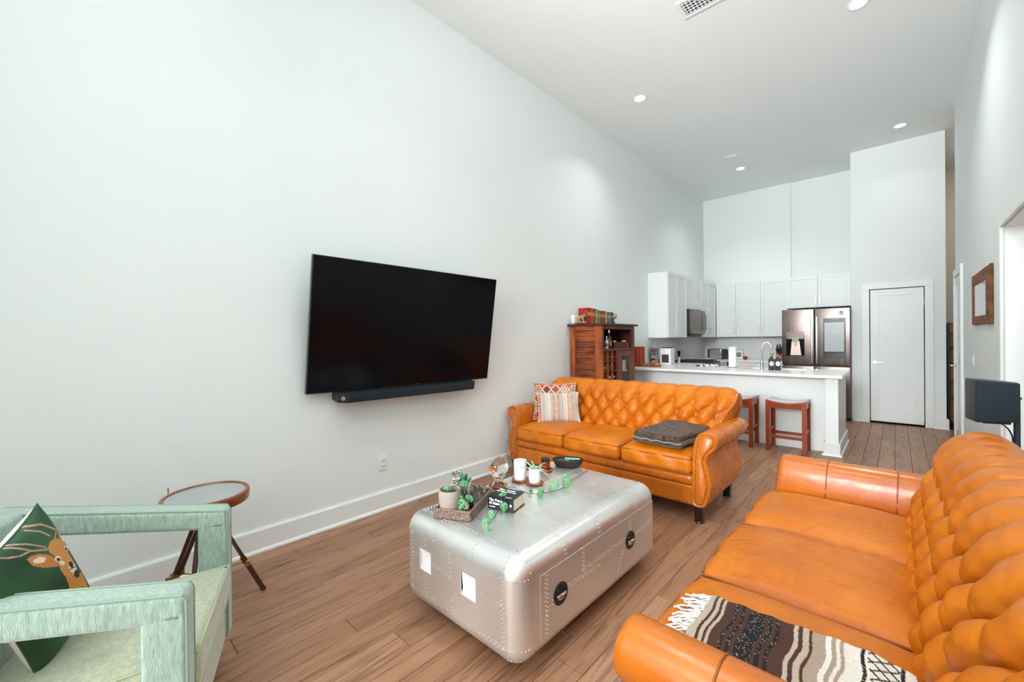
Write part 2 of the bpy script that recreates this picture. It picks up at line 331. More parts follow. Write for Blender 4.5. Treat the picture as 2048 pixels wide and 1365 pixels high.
# --- ceiling fixtures
lamp_glow = M('lamp_lens', (1, .99, .97), .4, emit=6)
DL = [((2.782, 4.721), 'recessed ceiling downlight closest to the air return grille, beside right wall'), ((.758, 4.746), 'recessed ceiling downlight over the living area beside the tall left wall'),
      ((3.064, 7.855), 'recessed ceiling downlight in front of the white pantry door wall'), ((1.065, 7.911), 'recessed ceiling downlight beside the small square vent over the kitchen')]
extra = [(2.6, 1.55), (1.5, 1.55), (2.6, -1.6), (1.5, -1.6)]
for (x, y), lab in DL+[(e, 'recessed ceiling downlight above the seating area behind the viewer') for e in extra]:
    t = thing('downlight', lab, 'ceiling light', (x, y, CZ-.001), group='recessed downlights')
    G().lathe([(.078, 0), (.078, -.004), (.066, -.007), (.060, -.004), (.060, -.001), (.078, 0)], n=32).build('trim_ring', trim_white, t)
    G().lathe([(0, -.0045), (.059, -.0045), (.059, -.002), (0, -.002)], n=32).build('lens', lamp_glow, t)
    l = area_light('downlight_lamp', (0, 0, -.012), (0, 0, 0), .11, .11, DOWNLIGHT_W*(.15 if x > 3 else .75 if x < .8 else 1.5 if x > 2 else 1) if y > 3 else DOWNLIGHT_W*.7, (.97, 1, .98), 'DISK', math.radians(115)); l.parent = t
t = thing('air_grille', 'white louvred air return grille set flush in the ceiling', 'vent', (1.79, 3.74, CZ))
G().box(-.17, .17, -.115, -.085, -.008, 0).box(-.17, .17, .085, .115, -.008, 0).box(-.17, -.14, -.085, .085, -.008, 0).box(.14, .17, -.085, .085, -.008, 0).build('grille_frame', trim_white, t, smooth=0, bevel=.002, seg=1)
G().box(-.14, .14, -.085, .085, -.001, 0).build('grille_back', M('vent_dark', (.06, .07, .08), .8), t, smooth=0)
for i in range(9): G().box(-.003, .003, -.085, .085, -.010, -.001, T((-.125+i*.031, 0, 0), ry=25)).build('slat', trim_white, t, smooth=0)
for i in range(5): G().box(-.14, .14, -.0025, .0025, -.006, -.003, T((0, -.068+i*.034, 0))).build('slat', trim_white, t, smooth=0)
t = thing('square_vent', 'small plain square ceiling vent cover over the kitchen', 'vent', (1.09, 7.36, CZ))
G().box(-.095, .095, -.125, .125, -.006, 0).build('frame', trim_white, t, smooth=0, bevel=.002, seg=1)
G().box(-.07, .07, -.10, .10, -.012, -.006).build('cover_plate', ceil_paint, t, smooth=0, bevel=.002, seg=1)
# --- wall plates
def plate(name, label, loc, rz, sw=False):
    t = thing(name, label, 'wall plate', loc, rz)
    G().rbox(-.036, .036, 0, .007, -.058, .058, .0035, k=2, m=1).build('plate', trim_white, t)
    dk = M('slot_dark', (.1, .1, .1), .6)
    if sw: G().box(-.016, .016, .007, .011, -.033, .033).build('rocker', trim_white, t, smooth=0, bevel=.002, seg=1)
    else:
        for z in (-.022, .022):
            r = G().rbox(-.017, .017, .0065, .009, z-.014, z+.014, .001, k=1, m=1).build('socket', trim_white, t)
            G().box(-.008, -.0055, .009, .0095, z-.004, z+.006).box(.0055, .008, .009, .0095, z-.004, z+.006).build('slots', dk, r, smooth=0)
    return t
plate('wall_outlet', 'white duplex power outlet on the left wall under the television', (0, 1.71, .373), -math.pi/2)
plate('light_switch', 'white rocker light switch on the right wall below the picture', (RX, 5.95, 1.1), math.pi/2, True)
plate('kitchen_outlet', 'white outlet plate on the tiled wall above the cooktop', (.012, 8.62, 1.12), -math.pi/2)
plate('kitchen_outlet', 'white outlet plate on the back tiled wall behind the toaster', (.58, 9.288, 1.12), math.pi)
# ================================================================ LEATHER SOFAS
def leather(name, a, b, dark, rough=.36):
    m, n, l, p = base_mat(name); p.inputs['Specular IOR Level'].default_value = .32 if rough > .33 else .65
    tc = n.new('ShaderNodeTexCoord')
    n1 = n.new('ShaderNodeTexNoise'); n1.inputs['Scale'].default_value = 5; n1.inputs['Detail'].default_value = 6; l.new(tc.outputs['Object'], n1.inputs['Vector'])
    cr = n.new('ShaderNodeValToRGB'); e = cr.color_ramp.elements; e[0].position = .3; e[0].color = (*a, 1); e[1].position = .7; e[1].color = (*b, 1); l.new(n1.outputs['Fac'], cr.inputs[0])
    n2 = n.new('ShaderNodeTexNoise'); n2.inputs['Scale'].default_value = 14; n2.inputs['Detail'].default_value = 8; n2.inputs['Distortion'].default_value = 1.2; l.new(tc.outputs['Object'], n2.inputs['Vector'])
    r = n.new('ShaderNodeMapRange'); r.inputs[1].default_value = .55; r.inputs[2].default_value = .8; r.inputs[4].default_value = .35 if rough > .33 else .15; l.new(n2.outputs['Fac'], r.inputs[0])
    mx = n.new('ShaderNodeMix'); mx.data_type = 'RGBA'; l.new(r.outputs[0], mx.inputs[0]); l.new(cr.outputs[0], mx.inputs[6]); mx.inputs[7].default_value = (*dark, 1); l.new(mx.outputs[2], p.inputs['Base Color'])
    rr = n.new('ShaderNodeMapRange'); rr.inputs[1].default_value = .3; rr.inputs[2].default_value = .7; rr.inputs[3].default_value = rough-.03; rr.inputs[4].default_value = rough+.04; l.new(n2.outputs['Fac'], rr.inputs[0]); l.new(rr.outputs[0], p.inputs['Roughness'])
    mp = n.new('ShaderNodeMapping'); mp.inputs['Scale'].default_value = (1, .35, 1); l.new(tc.outputs['Object'], mp.inputs[0])
    n3 = n.new('ShaderNodeTexNoise'); n3.inputs['Scale'].default_value = 26; n3.inputs['Detail'].default_value = 7; n3.inputs['Distortion'].default_value = .8; l.new(mp.outputs[0], n3.inputs['Vector'])
    vo = n.new('ShaderNodeTexVoronoi'); vo.inputs['Scale'].default_value = 420; l.new(tc.outputs['Object'], vo.inputs['Vector'])
    ma = n.new('ShaderNodeMath'); ma.operation = 'MULTIPLY_ADD'; ma.inputs[1].default_value = .06; l.new(vo.outputs['Distance'], ma.inputs[0]); l.new(n3.outputs['Fac'], ma.inputs[2])
    bp = n.new('ShaderNodeBump'); bp.inputs['Strength'].default_value = .34 if rough > .33 else .12; bp.inputs['Distance'].default_value = .010; l.new(ma.outputs[0], bp.inputs['Height']); l.new(bp.outputs[0], p.inputs['Normal'])
    return m
tan = leather('tan_leather', lin(190, 98, 8), lin(212, 121, 18), lin(140, 60, 6), .36)
tan_low = leather('tan_leather_frame', lin(184, 92, 10), lin(206, 114, 20), lin(126, 52, 8), .27)
welt = M('leather_welt', lin(150, 78, 34), .4)
nail = M('nailhead', (.50, .36, .20), .25, 1)
leg_dark = M('sofa_leg', lin(38, 14, 12), .18, var=.3, scale=12, coat=.4)
HW = .865
ARM = [(.045, .12), (.068, .18), (.084, .25), (.086, .30), (.074, .36), (.056, .41), (.048, .45), (.056, .49), (.085, .52), (.112, .55), (.124, .59), (.118, .625), (.095, .648), (.06, .660), (.02, .655), (-.015, .635), (-.035, .60), (-.045, .55), (-.05, .48), (-.05, .35), (-.05, .22), (-.05, .12)]
def smooth_loop(P, n=3):
    for _ in range(n):
        Q = []
        for i in range(len(P)):
            a, b = P[i], P[(i+1) % len(P)]; Q += [(.75*a[0]+.25*b[0], .75*a[1]+.25*b[1]), (.25*a[0]+.75*b[0], .25*a[1]+.75*b[1])]
        P = Q
    return P
def shrink(P, d):                                       # inset a closed outline by d
    n = len(P); out = []; A = sum(P[i][0]*P[(i+1) % n][1]-P[(i+1) % n][0]*P[i][1] for i in range(n)); sg = 1 if A > 0 else -1
    for i in range(n):
        tx, tz = P[(i+1) % n][0]-P[i-1][0], P[(i+1) % n][1]-P[i-1][1]; L = math.hypot(tx, tz) or 1
        out.append((P[i][0]-sg*tz/L*d, P[i][1]+sg*tx/L*d))
    return out
def make_sofa():
    s = thing('leather_sofa', '', 'sofa')
    ol = smooth_loop(ARM, 2)
    for sd in (-1, 1):
        P = [(sd*(p[0]+.905), p[1]) for p in ol]
        # body lofted front to back; the front lip is rounded and leans back a little
        secs = [(.0, .020), (-.008, .008), (-.004, .002), (.012, 0), (.20, 0), (.40, 0), (.62, 0), (.80, -.004)]
        g = G(); n = len(P); v = []; f = []
        for y, d in secs:
            Q = shrink(P, d) if d > 0 else P
            grow = 1+.10*max(0, y-.1)
            for (x, z) in Q:
                v.append((x if z < .46 else sd*.905+(x-sd*.905)*grow, y+.10*(z-.12)*(1 if y < .1 else .4), z))
        for k in range(len(secs)-1):
            for i in range(n): f.append((k*n+i, k*n+(i+1) % n, (k+1)*n+(i+1) % n, (k+1)*n+i))
        f.append(tuple(range(n))); f.append(tuple(range((len(secs)-1)*n, len(secs)*n)))
        g.add(v, f); arm = g.build('arm', tan_low, s, smooth=60)
        Q = shrink(P, .022); g = G(); v = [(x, -.012+.10*(z-.12), z) for x, z in shrink(Q, .008)]+[(x, -.004+.10*(z-.12), z) for x, z in Q]+[(x, .008+.10*(z-.12), z) for x, z in Q]
        g.add(v, [tuple(range(n))]+[(k*n+i, k*n+(i+1) % n, (k+1)*n+(i+1) % n, (k+1)*n+i) for k in (0, 1) for i in range(n)]); pan = g.build('front_panel', tan_low, arm, smooth=60)
        # nailheads round the panel
        N = shrink(P, .029); L = [0]; g = G()
        for i in range(n): L.append(L[-1]+math.dist(N[i], N[(i+1) % n]))
        k = int(L[-1]/.0135)
        for j in range(k):
            t = L[-1]*j/k; i = max(a for a in range(n) if L[a] <= t); u = (t-L[i])/max(1e-9, L[i+1]-L[i]); x = N[i][0]+(N[(i+1) % n][0]-N[i][0])*u; z = N[i][1]+(N[(i+1) % n][1]-N[i][1])*u
            g.ball((x, -.012+.10*(z-.12), z), .0046, .0034, .0046, n=6, m=4)
        stuff(g.build('nailheads', nail, arm, weld=False))
        for y in (.24, .52):                              # stitched seams over the arm
            top = [(sd*.905+(x-sd*.905)*(1+.10*max(0, y-.1)), y+.04*(z-.12), z) for x, z in P if z > .44]
            top.sort(key=lambda p: math.atan2(p[2]-.52, (p[0]-sd*.905)*sd)); i0 = min(range(len(top)), key=lambda i: math.atan2(top[i][2]-.52, (top[i][0]-sd*.905)*sd))
            c = Vector((sd*.93, y, .55)); g = G().tube([Vector(p)+(Vector(p)-c).normalized()*.0015 for p in top], .0028, 6); g.build('seam', welt, arm)
    # apron, rounded front rail
    g = G().rbox(-.875, .875, .012, .80, .12, .262, .012, k=2, m=6); ap = g.build('apron', tan_low, s)
    g = G()
    for i in range(int(1.70/.0135)): g.ball((-.85+i*.0135, .012, .134), .0046, .0034, .0046, n=6, m=4)
    stuff(g.build('nailheads', nail, ap, weld=False))
    g = G().rbox(-.872, .872, .0, .75, .262, .345, .036, k=4, m=6); g.build('front_rail', tan_low, s)
    # seat cushions
    w = 2*HW/3
    for i in range(3):
        x0, x1 = -HW+i*w+.004, -HW+(i+1)*w-.004; y0, y1 = -.012, .625; zb, zt = .343, .465
        ph = random.random()*9
        def crown(x, y, z, x0=x0, x1=x1, ph=ph):
            u = (2*(x-x0)/(x1-x0)-1); v = (2*(y-y0)/(y1-y0)-1); k = max(0, 1-abs(u)**4)*max(0, 1-abs(v)**4)
            if z > .44: z += .046*k+.003*math.sin(9*x+ph)*math.sin(11*y+ph)*k
            b = .012*max(0, 1-u*u)*(1 if v < -.9 else 0)
            return (x, y-b+(.006*math.sin(30*x+20*z+ph)*max(0, 1-abs(u)**4) if v < -.95 else 0), z)
        c = G().rbox(x0, x1, y0, y1, zb, zt, .036, k=5, m=22, fn=crown).build('seat_cushion', tan, s, smooth=180)
        for z, r in ((zt-.010, .0045), (zb+.010, .0045)):
            pts = []
            for (a, b) in ((x0, y0), (x1, y0), (x1, y1), (x0, y1)):
                for t in range(12):
                    nx = {(x0, y0): (x0+(x1-x0)*t/12, y0), (x1, y0): (x1, y0+(y1-y0)*t/12), (x1, y1): (x1-(x1-x0)*t/12, y1), (x0, y1): (x0, y1-(y1-y0)*t/12)}[(a, b)]
                    cx, cy = nx; u = 2*(cx-x0)/(x1-x0)-1; ins = .007
                    cx = max(x0+ins, min(x1-ins, cx)); cy = max(y0+ins, min(y1-ins, cy))
                    by = -.012*max(0, 1-u*u) if cy < y0+.02 else 0
                    pts.append((cx, cy+by, z))
            G().tube(pts, r, 6, closed=True).build('piping', welt, c)
    # tufted back with rolled top
    prof = [(.585, .36), (.592, .42), (.605, .50), (.628, .58), (.655, .66), (.682, .73), (.708, .785), (.742, .836), (.790, .868), (.838, .872), (.880, .852), (.906, .815), (.910, .772), (.890, .738), (.858, .728)]
    for _ in range(2):
        Q = [prof[0]]
        for a, b in zip(prof, prof[1:]): Q += [(.75*a[0]+.25*b[0], .75*a[1]+.25*b[1]), (.25*a[0]+.75*b[0], .25*a[1]+.75*b[1])]
        prof = Q+[prof[-1]]
    Lp = [0]
    for a, b in zip(prof, prof[1:]): Lp.append(Lp[-1]+math.dist(a, b))
    def pt(t):
        i = min(len(prof)-2, max(k for k in range(len(prof)) if Lp[k] <= t+1e-9)); a, b = prof[i], prof[i+1]; u = (t-Lp[i])/max(1e-9, Lp[i+1]-Lp[i])
        ty, tz = b[0]-a[0], b[1]-a[1]; q = math.hypot(ty, tz); return a[0]+ty*u, a[1]+tz*u, -tz/q, ty/q
    av = .163; bv = .112; v_top = min(Lp[k] for k in range(len(prof)) if prof[k][1] > .775)
    LT = Lp[-1]
    def FL(t): u = max(0, min(1, (t-.27)/.22)); return 1+.105*u*u*(3-2*u)
    def tuft(x, t):
        q = (v_top-t)/bv                                # rows below the top button row
        e = x/av
        pleat = abs(math.sin(math.pi*e+math.pi/2))      # pleats at the top-row buttons: x = (k+.5) a
        if q <= 0:
            fade = .22+.78*max(0, 1-(-q*bv)/.15)**1.5; h = .043*(1-(1-pleat)*fade)-.022*math.exp(-(pleat/.10)**2)*fade
            d = min(abs((e-.5)-round(e-.5)), 1)*av; h -= .026*math.exp(-(d*d+(q*bv)**2)/.0007); return h
        A = abs(math.sin(math.pi*((e-.5)+q)/1*.5+0)) if False else abs(math.sin(math.pi*.5*(2*(e-.5)+q)))
        B = abs(math.sin(math.pi*.5*(2*(e-.5)-q)))
        h = .043*(A*B)**.5-.011*(math.exp(-(A/.10)**2)+math.exp(-(B/.10)**2))
        for r in range(0, 5):                           # button pits
            ee = e-.5-(.5 if r % 2 else 0); d = (ee-round(ee))*av; h -= .026*math.exp(-(d*d+((q-r)*bv)**2)/.0007)
        return h
    NX, NT = 380, 128; g = G()
    def surf(u, t):
        x = (u*2-1)*(HW+.004); tt = t*LT; y, z, ny, nz = pt(tt); edge = 1-abs(u*2-1)**30
        h = tuft(x, tt)*max(0, edge)
        h += .002*math.sin(x*61+tt*37)*math.sin(x*23-tt*83)
        if tt < .08: h *= tt/.08
        flare = FL(tt)
        return (x*flare, y+ny*h, z+nz*h)
    back = g.grid(surf, NX, NT).build('tufted_back', tan, s, smooth=180)
    bt = G().lathe([(0, .006), (.006, .0045), (.0095, .0), (.0095, -.004)], n=10).mesh('button', tan)
    for r in range(4):
        off = .5 if r % 2 == 0 else 0; t = v_top-r*bv; y, z, ny, nz = pt(t)
        for k in range(-6, 7):
            x = (k+off)*av
            if abs(x) > HW-.03: continue
            o = link('button', bt, back); h = tuft(x, t)+.004
            o.matrix_local = Matrix.Translation((x*FL(t), y+ny*h, z+nz*h)) @ Vector((0, ny, nz)).to_track_quat('Z', 'Y').to_matrix().to_4x4()
    # solid back behind the tufting, scroll ends
    outl = [(p[0]+.018*(1 if p[1] < .7 else .3), p[1]-.006) for p in prof[::3] if True]
    outl = [q for q in outl]+[(.835, .62), (.830, .12), (.62, .12)]
    G().prism(outl, -HW+.004, HW-.004, 'x').build('back_frame', tan_low, s, smooth=40)
    tz = lambda p: FL(Lp[min(range(len(prof)), key=lambda k: math.dist(prof[k], p))]) if p[1] > .62 else 1.0
    fr_ = [p for p in prof[::2] if p[1] > .57]
    sc2 = fr_+[(.836, .70), (.806, .664), (.762, .625), (.728, .585)]
    fx = [tz(p) for p in fr_]+[FL(LT*.9), FL(LT*.62), FL(LT*.50), 1.0]
    for sd in (-1, 1):
        n = len(sc2); N1, N2 = shrink(sc2, .016), shrink(sc2, .020); xo = [sd*((HW+.004)*q+.008) for q in fx]
        v = [(sd*(HW-.03), p[0], p[1]) for p in sc2]+[(x, p[0], p[1]) for x, p in zip(xo, sc2)]+[(x+sd*.006, p[0], p[1]) for x, p in zip(xo, shrink(sc2, .006))]
        e = G().add(v, [(k*n+i, k*n+(i+1) % n, (k+1)*n+(i+1) % n, (k+1)*n+i) for k in (0, 1) for i in range(n)]+[tuple(range(2*n, 3*n))]).build('scroll_end', tan_low, s, smooth=50)
        g = G()
        for i in range(n):
            a, b = N1[i], N1[(i+1) % n]; m = max(1, int(math.dist(a, b)/.012))
            for k in range(m): u = k/m; g.ball((xo[i]+(xo[(i+1) % n]-xo[i])*u+sd*.0065, a[0]+(b[0]-a[0])*u, a[1]+(b[1]-a[1])*u), .003, .004, .004, n=6, m=4)
        stuff(g.build('nailheads', nail, e, weld=False))
    for x in (-.90, .90):
        for y in (.045, .72):
            G().add([(x+a*w_, y+b*w_, z) for z, w_ in ((.122, .034), (.02, .026), (.0, .026)) for a, b in ((-1, -1), (1, -1), (1, 1), (-1, 1))],
                    [(k*4+i, k*4+(i+1) % 4, k*4+4+(i+1) % 4, k*4+4+i) for k in (0, 1) for i in range(4)]+[(0, 1, 2, 3), (8, 9, 10, 11)]).lathe([(.034, 0), (.036, .006), (.034, .012), (.026, .016)], c=(x, y, 0), n=14).build('leg', leg_dark, s, bevel=.003)
    return s
sofa = make_sofa(); sofa.location = (1.055, 3.085, 0)
sofa['label'] = 'tan leather button-tufted sofa with nailhead trim, in front of the breakfast bar'
sofa2 = copy_tree(sofa); sofa2.location = (2.475, 1.90, 0); sofa2.rotation_euler = (0, 0, -math.pi/2)
sofa2['label'] = 'tan leather button-tufted sofa along the right wall with a striped blanket on its seat'
# ---------------------------------------------------------------- pillows
def pillow(name, label, w, h, t, paint, back, mat, loc, mx3, nu=90, group=None, cat='pillow', res=None):
    th = thing(name, label, cat, loc, group=group); nv = res or nu
    def shape(u, v, sg):
        s_, q = u*2-1, v*2-1; k = max(0, (1-s_**2)*(1-q**2))**.42
        x = s_*w/2*(1-.07*(1-q*q)); y = q*h/2*(1-.07*(1-s_*s_)); return (x, y, sg*t/2*k)
    g = G().grid(lambda u, v: shape(u, v, 1), nu, nv).grid(lambda u, v: shape(u, v, -1), nu, nv)
    me = g.mesh('cover', mat, smooth=180)
    colour(me, lambda c: np.where((c[:, 2] >= -1e-6)[:, None], paint(c[:, 0]/w*2, c[:, 1]/h*2), np.array(back)))
    o = link('cover', me, th); o.matrix_local = mx3
    ed = [shape(i/40, 0, 0) for i in range(40)]+[shape(1, i/40, 0) for i in range(40)]+[shape(1-i/40, 1, 0) for i in range(40)]+[shape(0, 1-i/40, 0) for i in range(40)]
    pm = M(name+'_edge', back, .9); p = G().tube(ed, .0035, 6, closed=True).build('edge_seam', pm, th); p.matrix_local = mx3
    return th
woven = painted('woven_print')
def basis(xa, ya):                                     # rotation whose x / y axes follow xa / ya
    x = Vector(xa).normalized(); y = (Vector(ya)-x*Vector(ya).dot(x)).normalized(); z = x.cross(y); return Matrix((x, y, z)).transposed().to_4x4()
OR, CR, BL_, GY = np.array(lin(206, 106, 58)), np.array(lin(218, 206, 188)), np.array(lin(60, 58, 66)), np.array(lin(176, 178, 176))
def stripes(s, q):
    c = np.tile(CR, (len(s), 1)); x = (s+1)/2*100; n = np.arange(len(s))
    def band(a, b, col, mask=None):
        m = (x >= a) & (x < b)
        if mask is not None: m &= mask
        c[m] = col
    fine = (np.floor((q+1)*34) % 2 == 0)
    for a in (0, 44, 78): band(a+2, a+9, OR, fine | (np.abs((x-a-5.5)) < 1.2))
    for a in (10, 30, 52, 86): band(a, a+8, GY)
    for a in (20, 60): band(a, a+1.5, OR, fine); band(a+4, a+5.5, OR, fine)
    for a in (36, 70): band(a, a+6, np.array(lin(186, 78, 40)), fine)
    for a in (42.5, 76.5): band(a, a+7, CR); zz = np.abs(((q+1)*17) % 2-1)*5+a+1; m = (np.abs(x-zz) < 1.1) & (x >= a) & (x < a+7); c[m] = BL_
    return c
def kilim(s, q):
    c = np.tile(np.array(lin(206, 198, 188)), (len(s), 1)); a = (s+1)*2.4; b = (q+1)*2.2; i = np.floor(a); j = np.floor(b); d = np.abs(a-i-.5)*1.15+np.abs(b-j-.5)
    cols = [lin(200, 84, 46), lin(126, 58, 42), lin(190, 164, 134), lin(226, 208, 170)]; idx = ((i*3+j*2) % 4).astype(int)
    C = np.array(cols)[idx]; m = d < .42; c[m] = C[m]; m = (d > .40) & (d < .50); c[m] = lin(40, 34, 38); m = d > .70; c[m] = lin(206, 92, 54); m = d < .14; c[m] = lin(90, 50, 44)
    m = (q > .86) | (q < -.86); c[m] = lin(206, 100, 60); return c
nrm = Vector((.69, -.72, .36)); up = Vector((-.25, .26, .93)); xa = Vector((.72, .69, 0))
pillow('lumbar_pillow', 'orange and grey striped woven lumbar pillow leaning in the sofa corner', .43, .31, .12, stripes, lin(214, 204, 188), woven, (.47, 3.43, .505), Matrix.Translation((0, 0, .14)) @ basis(xa, up), nu=110)
pillow('kilim_pillow', 'rust and cream diamond patterned pillow behind the striped pillow', .45, .40, .12, kilim, lin(200, 190, 180), woven, (.355, 3.52, .50), Matrix.Translation((0, 0, .185)) @ basis((.80, .60, 0), (-.22, .29, .93)), nu=100)
# ---------------------------------------------------------------- folded throw on the far sofa
fur = M('fur_throw', lin(38, 29, 24), .95, col2=lin(104, 82, 66), scale=34, bump=1, bscale=260, sheen=.1, detail=6)
fur_d = M('fur_throw_inside', lin(24, 22, 22), .95, col2=lin(92, 84, 78), scale=90, bump=1, bscale=300, sheen=.4)
t = thing('folded_throw', 'dark brown fuzzy throw folded on the right seat cushion of the far sofa', 'blanket', (1.665, 3.40, .512), math.radians(-4))
def wob(x, y, z):
    return (x+.012*math.sin(9*y+z*20), y+.01*math.sin(13*x), z*(1+.14*math.sin(7*x+2)*math.sin(6*y+1))+.006*math.sin(17*x+11*y))
G().rbox(-.20, .20, -.29, .31, 0, .044, .0215, k=4, m=26, fn=wob).build('lower_fold', fur_d, t, smooth=180)
G().rbox(-.195, .19, -.285, .30, .044, .092, .0235, k=4, m=26, fn=wob).build('upper_fold', fur, t, smooth=180)
pts = [(-.2+.4*i/30, -.296+.006*math.sin(13*(-.2+.4*i/30)), .036+.004*math.sin(i*.9)) for i in range(31)]
G().tube(pts, .005, 6).build('edge_binding', M('throw_binding', lin(150, 136, 118), .9), t)
# ---------------------------------------------------------------- striped blanket on the near sofa
t = thing('striped_blanket', 'brown, black and cream striped woven blanket with white fringe on the sofa seat', 'blanket', (2.475, 1.90, 0), -math.pi/2)
seq = [(.100, 'b'), (.125, 'd'), (.133, 'b'), (.143, 'd'), (.150, 'b'), (.158, 'd'), (.185, 'k'), (.193, 'd'), (.203, 'k'), (.211, 'd'), (.222, 'k'), (.262, 'd'), (.270, 'k'), (.281, 'd'), (.290, 'k'), (.298, 'd'), (.332, 'b'), (.342, 'd'), (.352, 'b'), (.366, 'd'), (.373, 't'), (.402, 'w'), (.414, 't'), (.424, 'w'), (.432, 't'), (.440, 'w'), (.474, 'K'), (.482, 'L'), (.55, 'K'), (.558, 'w')]
PAL = {'b': lin(196, 178, 160), 'd': lin(78, 46, 36), 'k': lin(22, 20, 22), 't': lin(176, 156, 138), 'w': lin(236, 230, 220), 'K': lin(26, 24, 28), 'L': lin(236, 230, 220)}
def bl_z(x, y): # rests on the crowned cushion
    x0, x1 = HW/3+.002, HW-.002; u = 2*(x-x0)/(x1-x0)-1; v = 2*(y+.012)/(.637)-1; return .465+.049*max(0, 1-abs(u)**4)*max(0, 1-abs(v)**4)
def paint_b(c):
    out = np.zeros((len(c), 3)); y = c[:, 1]+.004*np.sin(c[:, 0]*40)
    for a, k in seq: out[y >= a-.004] = PAL[k]
    L = (y > .484) & (y < .548); lat = (np.abs(np.sin(c[:, 0]*90+c[:, 1]*90)) < .3) | (np.abs(np.sin(c[:, 0]*90-c[:, 1]*90)) < .3); out[L & lat] = PAL['K']
    nz = rng.random(len(c)); dk = (out[:, 0] < .06); out[dk & (nz > .94)] = lin(190, 180, 170); out *= (1+.22*(rng.random(len(c))-.5))[:, None]; return out
g = G(); NXb, NYb = 130, 240
def bl(u, v, dz): x = .495+.345*u; y = .10+.47*v; return (x+.012*math.sin(v*5), y+.006*math.sin(u*7), bl_z(min(x, HW-.01), y)+.004+dz+.003*math.sin(u*9+v*3)+.002*math.sin(v*40))
g.grid(lambda u, v: bl(u, v, .010), NXb, NYb).grid(lambda u, v: bl(u, v, 0), NXb, NYb)
for (a, b) in (((0, 0), (1, 0)), ((1, 0), (1, 1)), ((1, 1), (0, 1)), ((0, 1), (0, 0))):
    g.grid(lambda s_, q, a=a, b=b: bl(a[0]+(b[0]-a[0])*s_, a[1]+(b[1]-a[1])*s_, .010*q), NXb if a[1] == b[1] else NYb, 2)
me = g.mesh('blanket_cloth', painted('serape_weave', .95, .8, 500, 0), smooth=180); colour(me, paint_b); link('blanket_cloth', me, t)
g = G()
for i in range(46):
    x = .497+.345*i/46; L = .05+.04*random.random(); p0 = Vector((x, .102, bl_z(x, .102)+.010)); dx = (random.random()-.5)*.05
    pts = [p0+Vector((dx*k*k+.006*math.sin(k*9+i), -L*k, 0)) for k in (0, .25, .5, .75, 1)]
    pts = [Vector((p.x, max(p.y, .0), bl_z(p.x, p.y)+.006+.005*random.random())) for p in pts]; g.tube(pts, .0032, 5)
stuff(g.build('fringe', M('fringe_wool', lin(240, 236, 230), .95), t))
# ================================================================ AVIATOR COFFEE TABLE
alu = M('riveted_aluminium', (.80, .795, .785), .33, .8, rvar=.06, scale=5, var=.03)
alu_b = M('polished_aluminium', (.86, .86, .85), .22, 1)
X0, X1, YA, YB, ZB, ZT, RR = 1.172, 1.956, 1.155, 2.392, .05, .486, .081
ct = thing('coffee_table', 'riveted polished aluminium trunk coffee table with rounded corners', 'coffee table', ((X0+X1)/2, (YA+YB)/2, 0))
OX, OY = (X0+X1)/2, (YA+YB)/2
PULLS = ((1.317, 1.405), (1.622, 1.717)); PZ = (.245, .345)
def in_pull(c): return c[1] < YA-OY+.002 and PZ[0] < c[2] < PZ[1] and any(a-OX < c[0] < b-OX for a, b in PULLS)
bg = G().rbox(X0-OX, X1-OX, YA-OY, YB-OY, ZB, ZT, RR, k=7, m=2, ex=[q-OX for p in PULLS for q in p], ez=list(PZ), skip=in_pull)
for a, b in PULLS:                                       # pocket walls of the two square recesses in the near end
    y0, y1 = YA-OY, YA-OY+.045; a -= OX; b -= OX; z0, z1 = PZ
    bg.add([(a, y0, z0), (b, y0, z0), (b, y0, z1), (a, y0, z1), (a, y1, z0), (b, y1, z0), (b, y1, z1), (a, y1, z1)], [(0, 1, 5, 4), (1, 2, 6, 5), (2, 3, 7, 6), (3, 0, 4, 7), (4, 5, 6, 7)])
body = bg.build('body', alu, ct, smooth=60); wn = body.modifiers.new('wn', 'WEIGHTED_NORMAL'); wn.keep_sharp = True; wn.weight = 100
for a, b in PULLS:
    y = YA-OY; a -= OX; b -= OX; g = G()
    g.add([(a, y+.004, PZ[0]), (b, y+.004, PZ[0]), (b, y+.044, PZ[1]), (a, y+.044, PZ[1])], [(0, 1, 2, 3)])
    g.add([(a, y+.003, PZ[0]), (a, y+.044, PZ[1]), (a, y+.003, PZ[1])], [(0, 1, 2)]).add([(a+.002, y+.004, PZ[1]), (a+.05, y+.044, PZ[1]), (a+.006, y+.01, PZ[0]+.01)], [(0, 1, 2)])
    p = g.build('recessed_pull', M('pull_tray', (.92, .92, .91), .45, .35), ct, smooth=0)
    so = p.modifiers.new('s', 'SOLIDIFY'); so.thickness = .0015
